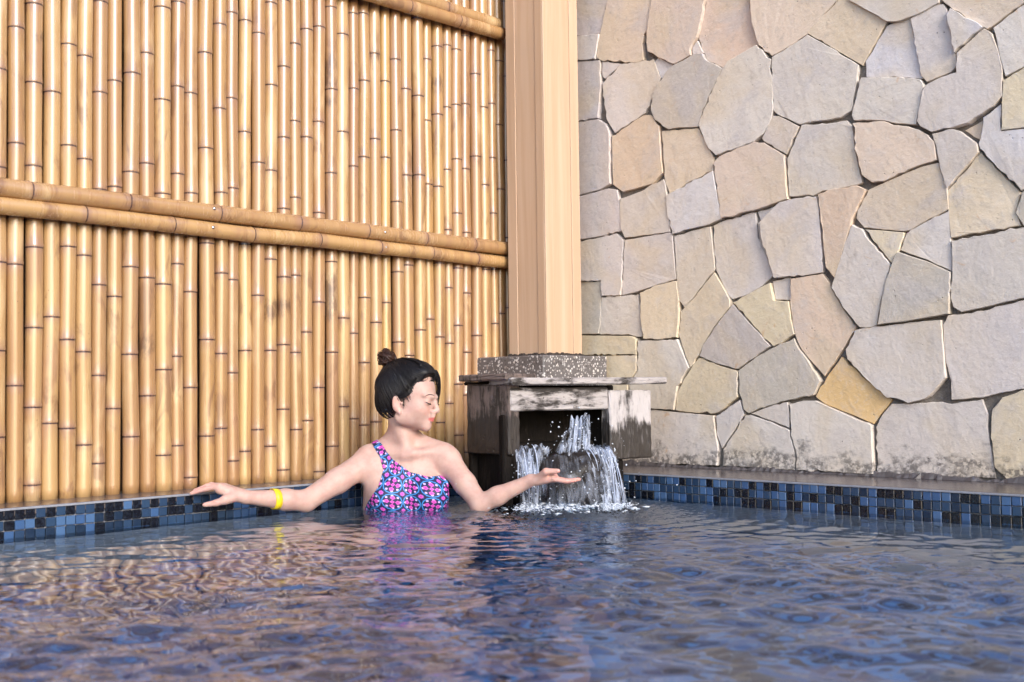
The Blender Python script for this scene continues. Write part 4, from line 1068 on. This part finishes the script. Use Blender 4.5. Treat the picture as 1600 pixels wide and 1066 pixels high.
# ears
for sx in (-1, 1):
    e0 = np.array([sx * .0630, .001, .074])
    hell(tuple(e0 + [sx * .003, -.005, .002]), (.0075, .0160, .0270), .003); hell(tuple(e0 + [sx * .0105, .002, .006]), (.0060, .0105, .0165), .002, True); hell(tuple(e0 + [sx * .004, .012, .002]), (.004, .004, .006), .003)
    hell(tuple(e0 + [sx * .001, .004, -.022]), (.006, .0075, .0085), .005)
Vb, Fb = surface_nets(fd.f); Vb = relax(Vb, Fb, 2, .45)
body = fast_obj('body', Vb, Fb, SKIN, person)
L_ = (Vb - HO) @ HR.T; L_[:, 1] /= .915
def sst(x, a, b): t = np.clip((x - a) / (b - a), 0, 1); return t * t * (3 - 2 * t)
lw = 1 - sst(np.sqrt((L_[:, 0] / .0160) ** 2 + ((L_[:, 2] - .0370 - .00) / np.where(L_[:, 2] > .037, .0082, .0088)) ** 2), .80, 1.05)
lw = lw * (L_[:, 1] > .075)
attr(body, 'lips', lw)
pk = np.zeros(len(Vb))
pk += .30 * np.exp(-(((np.abs(L_[:, 0]) - .036) / .016) ** 2 + ((L_[:, 2] - .062) / .016) ** 2)) * (L_[:, 1] > .03)
pk += .45 * np.exp(-(((np.abs(L_[:, 0]) - .068) / .008) ** 2 + ((L_[:, 2] - .07) / .028) ** 2 + ((L_[:, 1] + .01) / .02) ** 2))
pk += .65 * sst(Vb[:, 0], A_(868, 750, 2.97)[0], A_(900, 750, 2.97)[0]) + .40 * sst(Vb[:, 0], A_(836, 750, 2.97)[0], A_(856, 750, 2.97)[0])
pk += .45 * (1 - sst(Vb[:, 0], A_(305, 750, 2.85)[0], A_(350, 750, 2.85)[0]))
attr(body, 'pink', np.clip(pk, 0, 1))
# swimsuit: a thin shell over the trunk, cut by a slanting neckline and the arm hole
fs = Field(); fs.f = TRUNK
fs.cap(A_(592, 742, 3.075), A_(586, 706, 3.115), .030, .026, .02); fs.cap(A_(586, 706, 3.115), A_(592, 712, 3.17), .026, .024, .02)
both = np.minimum(fs.f, fd.f + .001)
sl, X, Y, Z = fs.window((A_(520, 700, 3.06)[0], 2.95, -.51), (A_(770, 700, 3.06)[0], 3.29, .25))
kx = X + 0 * Y + 0 * Z; kz = Z + 0 * X + 0 * Y; ky = Y + 0 * X + 0 * Z
def half(pa, pb, keep):
    """signed distance in the picture plane to the line pa-pb (x,z); negative on the side of keep"""
    a, b, c = A_(*pa, 3.06), A_(*pb, 3.06), A_(*keep, 3.06)
    n = np.array([-(b[2] - a[2]), b[0] - a[0]]); n /= np.hypot(*n); s_ = np.sign(n @ np.array([c[0] - a[0], c[2] - a[2]]))
    return -s_ * ((kx - a[0]) * n[0] + (kz - a[2]) * n[1])
def curve_half(pts, keep):
    """region under a polyline z(x): piecewise"""
    xs = np.array([A_(*p, 3.06)[0] for p in pts]); zs = np.array([A_(*p, 3.06)[2] for p in pts])
    return (kz - np.interp(kx, xs, zs)) * .8
neck = curve_half([(560, 680), (584, 689), (592, 694), (612, 718), (640, 738), (668, 745), (688, 744), (699, 752), (706, 772), (714, 800)], None)
# arm hole: keep what lies right of the curve x(z)
zs = np.array([A_(*p, 3.06)[2] for p in ((566, 830), (570, 800), (580, 785), (593, 760), (597, 735), (592, 715), (580, 696), (572, 685))])
xs = np.array([A_(*p, 3.06)[0] for p in ((562, 830), (566, 800), (574, 786), (592, 762), (598, 738), (592, 716), (578, 696), (570, 685))])
arm = np.interp(kz, zs, xs) - kx
arm = np.where(ky > 3.16, -1, arm); neck = np.where(ky > 3.17, neck - .03, neck)
shell = np.maximum(fd.f[sl] - .0030, -(fd.f[sl] + .0035))
suit = np.maximum(np.maximum(shell, neck), arm)
armR = kx - np.interp(kz, [A_(700, 830, 3.06)[2], A_(708, 790, 3.06)[2], A_(708, 760, 3.06)[2], A_(703, 745, 3.06)[2]], [A_(716, 830, 3.06)[0], A_(711, 790, 3.06)[0], A_(711, 762, 3.06)[0], A_(703, 745, 3.06)[0]])
suit = np.maximum(suit, armR); suit = np.maximum(suit, -.45 - kz)
lo = np.array([s_.start for s_ in sl])
Vs, Fs_ = surface_nets(suit, lo); Vs = relax(Vs, Fs_, 1, .35)
so = fast_obj('swimsuit', Vs, Fs_, SUIT, person)
c0 = A_(640, 780, 3.16); ang = np.arctan2(Vs[:, 0] - c0[0], -(Vs[:, 1] - c0[1]))
uu = ang * .115 / .0460 + .13 + (Vs[:, 2]) * 1.2; vv = Vs[:, 2] / .0470 + ang * .34
ul = so.data.uv_layers.new(name='print'); li = np.empty(len(so.data.loops), np.int32); so.data.loops.foreach_get('vertex_index', li)
ul.data.foreach_set('uv', np.column_stack([uu, vv])[li].astype(np.float32).ravel())

# hair: cap of combed strands gathered into a bun, lock over the far temple
def bez(a, b, c, n): t = np.linspace(0, 1, n)[:, None]; return (1 - t) ** 2 * np.asarray(a) + 2 * t * (1 - t) * np.asarray(b) + t * t * np.asarray(c)
hc = np.array([0, -.012, .118]); hrad = np.array([.0750, .0955, .0885])
BUNP = np.array([.0, -.074, .192])
def on_skull(d, off=0.0):
    d = np.asarray(d, float); d = d / np.linalg.norm(d); return hc + d * (hrad + off)
capv = Field.__new__(Field); capv.f = np.full(NG, 1.0, np.float32)
capv.ell(hp(*hc), (hrad[0] - .0015, (hrad[1] - .0015) * .915, hrad[2] - .0015), .01, HR)
capv.ell(hp(0, .040, .170), (.050, .036 , .024), .03, HR)                         # lifted fringe
capv.ell(hp(.0, -.055, .072), (.052, .045, .045), .025, HR)                       # nape
sl, X, Y, Z = capv.window(HO - .16, HO + np.array([.16, .16, .30]))
rel = [X - HO[0], Y - HO[1], Z - HO[2]]
lx, ly, lz = [(HR[i][0] * rel[0] + HR[i][1] * rel[1] + HR[i][2] * rel[2]) for i in range(3)]; ly = ly / .915
# hairline: keep y below a curve of height; face is in front of it
hl = np.interp(lz, [.02, .045, .060, .075, .086, .092, .104, .114, .128, .148, .163, .175, .20], [-.06, -.040, -.026, -.021, -.014, .018, .037, .045, .054, .064, .073, .11, .16])
keep = (ly - hl) * .75 + np.maximum(0, .0 - lz)
low = (.045 - lz) * .8 + np.maximum(0, ly + .02) * .5
hf_ = np.maximum(np.maximum(capv.f[sl], keep), low)
lo = np.array([s_.start for s_ in sl]); Vh, Fh = surface_nets(hf_, lo); Vh = relax(Vh, Fh, 3, .5)
hair = fast_obj('hair', Vh, Fh, HAIR, person)
mb = MB(); hg = np.random.default_rng(5)
def strand(pts, r0, r1): 
    P = np.array([hp(*p) for p in pts]); v_, f_ = tube_rings(P, np.linspace(r0, r1, len(P)), 4); mb.add(v_, f_)
def arc(d0, d1, n, off, bow=0.0):
    d0, d1 = np.asarray(d0, float), np.asarray(d1, float); d0 /= np.linalg.norm(d0); d1 /= np.linalg.norm(d1)
    om = math.acos(np.clip(d0 @ d1, -1, 1)); out = []
    for t in np.linspace(0, 1, n):
        d = (math.sin((1 - t) * om) * d0 + math.sin(t * om) * d1) / math.sin(om)
        out.append(on_skull(d, off * math.sin(math.pi * min(1, .1 + .9 * t)) + bow * math.sin(math.pi * t)))
    return out
bd = (BUNP - hc)
for k in range(220):
    t = hg.random(); sx = hg.choice([-1, 1], p=[.35, .65])
    # start along the hairline: nape -> behind the ear -> temple -> forehead
    zl_ = np.interp(t, [0, .2, .38, .55, .75, 1], [.040, .046, .074, .106, .146, .174]); yl_ = np.interp(zl_, [.02, .045, .060, .075, .086, .092, .104, .114, .128, .148, .163, .178], [-.072, -.052, -.038, -.033, -.026, .004, .022, .030, .040, .050, .060, .066])
    if t < .2: yl_ = -.08 + .17 * t
    side = np.interp(t, [0, .2, .5, .8, 1], [.2, 1, 1, .72, .35 * hg.random()])
    p = np.array([sx * side * .072, yl_, zl_]); d0 = (p - hc) / hrad
    e = bd / hrad + hg.normal(0, .10, 3)
    strand(arc(d0, e, 12, .0008 + .0022 * hg.random(), hg.normal(0, .0015)), .0008, .0006)
for k in range(90):                       # fringe lifted off the forehead and swept back
    sx = hg.uniform(-.040, .045); a = (sx, .062 - abs(sx) * .35, .180 - abs(sx) * .12); b = (sx * .9, .074 + hg.normal(0, .002), .200 + hg.normal(0, .003)); c = (sx * .6, -.02, .205 + .003 * hg.random())
    strand(bez(a, b, c, 10), .0010, .0007)
for k in range(70):                        # lock falling past the far temple
    j = hg.normal(0, .004, 3); a = np.array((-.020, .072, .172)) + j; b = np.array((-.045, .096, .145)) + j; c = np.array((-.052, .070 + hg.normal(0, .004), .066 + hg.normal(0, .01)))
    strand(bez(a, b, c, 11), .0011, .0005)
for k in range(12):                        # wisps before the ear
    a = (.066, .014 + hg.normal(0, .007), .103); c = (.0620, .020 + hg.normal(0, .004), .070 + hg.normal(0, .008)); strand(bez(a, (.066, .018, .088), c, 7), .0004, .0002)
# combed strands following the whole cap towards the bun
fin = Field.__new__(Field); fin.f = capv.f
pk_ = hg.choice(len(Vh), 1500); Pm = Vh[pk_].copy(); bw = hp(*BUNP); tr = [Pm.copy()]
def cgrad(P): return np.column_stack([fin.sample(P + e_) - fin.sample(P - e_) for e_ in np.eye(3) * .004])
for _ in range(11):
    g_ = cgrad(Pm); g_ /= np.linalg.norm(g_, axis=1)[:, None] + 1e-9; d_ = bw - Pm; d_ -= g_ * (d_ * g_).sum(1)[:, None]; dl = np.linalg.norm(d_, axis=1)[:, None]
    Pm = Pm + d_ / (dl + 1e-9) * np.minimum(.0055, dl); f_ = fin.sample(Pm)[:, None]; Pm = Pm - g_ * (f_ - .0006) ; tr.append(Pm.copy())
tr = np.array(tr)
for k in range(tr.shape[1]):
    w_ = np.linalg.norm(tr[-1, k] - tr[0, k])
    if w_ > .02:
        v_, f_ = tube_rings(tr[:, k], .0009 * np.sin(np.linspace(.35, 2.8, 12)), 4); mb.add(v_, f_)
mb.build('hair_strand', HAIR, person, True)['kind'] = 'stuff'
mb = MB(); bc = hp(*(BUNP + np.array([0, -.011, .010])))
v_, f_ = blob(bc, (.0195, .0195, .025), 3, 9, .05); mb.add(v_, f_)
for k in range(34):
    big = k < 18; ax = np.array([.25, -.2, 1.0]) + hg.normal(0, .55, 3); ax /= np.linalg.norm(ax); a = np.cross(ax, [.3, .5, .8]); a /= np.linalg.norm(a); b = np.cross(ax, a)
    s0 = hg.random() * 6.28; ln = hg.uniform(2.2, 4.4); R_ = hg.uniform(.019, .0235) if big else hg.uniform(.024, .0275); h0 = hg.uniform(-.012, .012); rr = hg.uniform(.0040, .0062) if big else hg.uniform(.0008, .0016)
    P = [bc + (R_ * math.sqrt(max(.2, 1 - (h0 / .024) ** 2)) + .0015 * math.sin(3 * t + k)) * (math.cos(s0 + t) * a + math.sin(s0 + t) * b) * np.array([1, 1, 1.2]) + ax * (h0 + .004 * math.sin(t * .9 + k)) for t in np.linspace(0, ln, 15)]
    v_, f_ = tube_rings(P, rr * np.sin(np.linspace(.3, 2.85, 15)), 7); mb.add(v_, f_)
mb.build('hair_bun', BUN, person, True)
# eyebrows and lashes laid on the face
def on_face(x, z, y0=.13):
    ys = np.linspace(y0, .02, 140); P = np.array([hp(x, y, z) for y in ys]); f = fd.sample(P); i = np.argmax(f < 0); return ys[i]
for sx in (-1, 1):
    mb = MB(); bx = [(sx * (.0125 + .034 * t), .1040 + .0040 * math.sin(2.4 * t + .2) - .0045 * t * t) for t in np.linspace(0, 1, 14)]
    by = np.array([on_face(x, z) for x, z in bx]); by = np.convolve(np.pad(by, 2, 'edge'), np.ones(5) / 5, 'valid'); by = np.maximum(by, [on_face(x, z) for x, z in bx])
    v_, f_ = tube_rings([hp(x, y - .0004, z) for (x, z), y in zip(bx, by)], .0002 + .0015 * np.sin(np.linspace(.5, 3.0, 14)) ** .8, 6); mb.add(v_, f_)
    mb.build('eyebrow', BUN, person, True)
    mb = MB(); P = []
    for t in np.linspace(0, 1, 12):
        x = sx * (.0180 + .0245 * t); z = .0835 - .0040 * math.sin(math.pi * t) + .0012 * t; P.append(hp(x, on_face(x, z) + .0006, z))
    v_, f_ = tube_rings(P, .0003 + .0010 * np.sin(np.linspace(.3, 2.6, 12)), 5); mb.add(v_, f_)
    for t in np.linspace(.1, 1, 16):
        x = sx * (.0180 + .0245 * t); z = .0835 - .0040 * math.sin(math.pi * t) + .0012 * t; y = on_face(x, z)
        v_, f_ = tube_rings([hp(x, y + .0006, z), hp(x + sx * .001, y + .005, z - .0022), hp(x + sx * .002, y + .0075, z - .0014)], [.0004, .0003, .0001], 4); mb.add(v_, f_)
    mb.build('eyelash', HAIR, person, True)
# paper wristband on the resting forearm
wb = EL + (WR - EL) * .52; ax = (WR - EL) / np.linalg.norm(WR - EL); a = np.cross(ax, ZV); a /= np.linalg.norm(a); b = np.cross(a, ax); V = []; n = 40
for k in range(n):
    an = 2 * math.pi * k / n; dr = math.cos(an) * a + math.sin(an) * b
    ts = np.linspace(.012, .05, 80); f = fd.sample(np.array([wb + dr * t for t in ts])); r = ts[np.argmax(f > 0)] + .0008
    for (sx, dr_) in ((-.0095, 0), (-.0095, .0012), (.0095, .0012), (.0095, 0)): V.append(wb + ax * (sx + .004 * math.sin(an)) + dr * (r + dr_))
Fw = [(k * 4 + j, k * 4 + (j + 1) % 4, ((k + 1) % n) * 4 + (j + 1) % 4, ((k + 1) % n) * 4 + j) for k in range(n) for j in range(4)]
o = obj('wristband', V, Fw, YELLOW, person, True); o['label'] = 'bright yellow wristband on the forearm by the tiles'
mb = MB()
for k in (8, 30): 
    i = k * 4; q = [V[i + 1], V[i + 2], V[i + 6], V[i + 5]]; c = np.mean(q, axis=0); out_ = (c - wb) - ax * ((c - wb) @ ax); out_ /= np.linalg.norm(out_)
    mb.add([x + out_ * .0006 for x in np.array(q)], [(0, 1, 2, 3)])
mb.build('band_seam', m_plain('amber_print', (.55, .20, .02), .5), o)
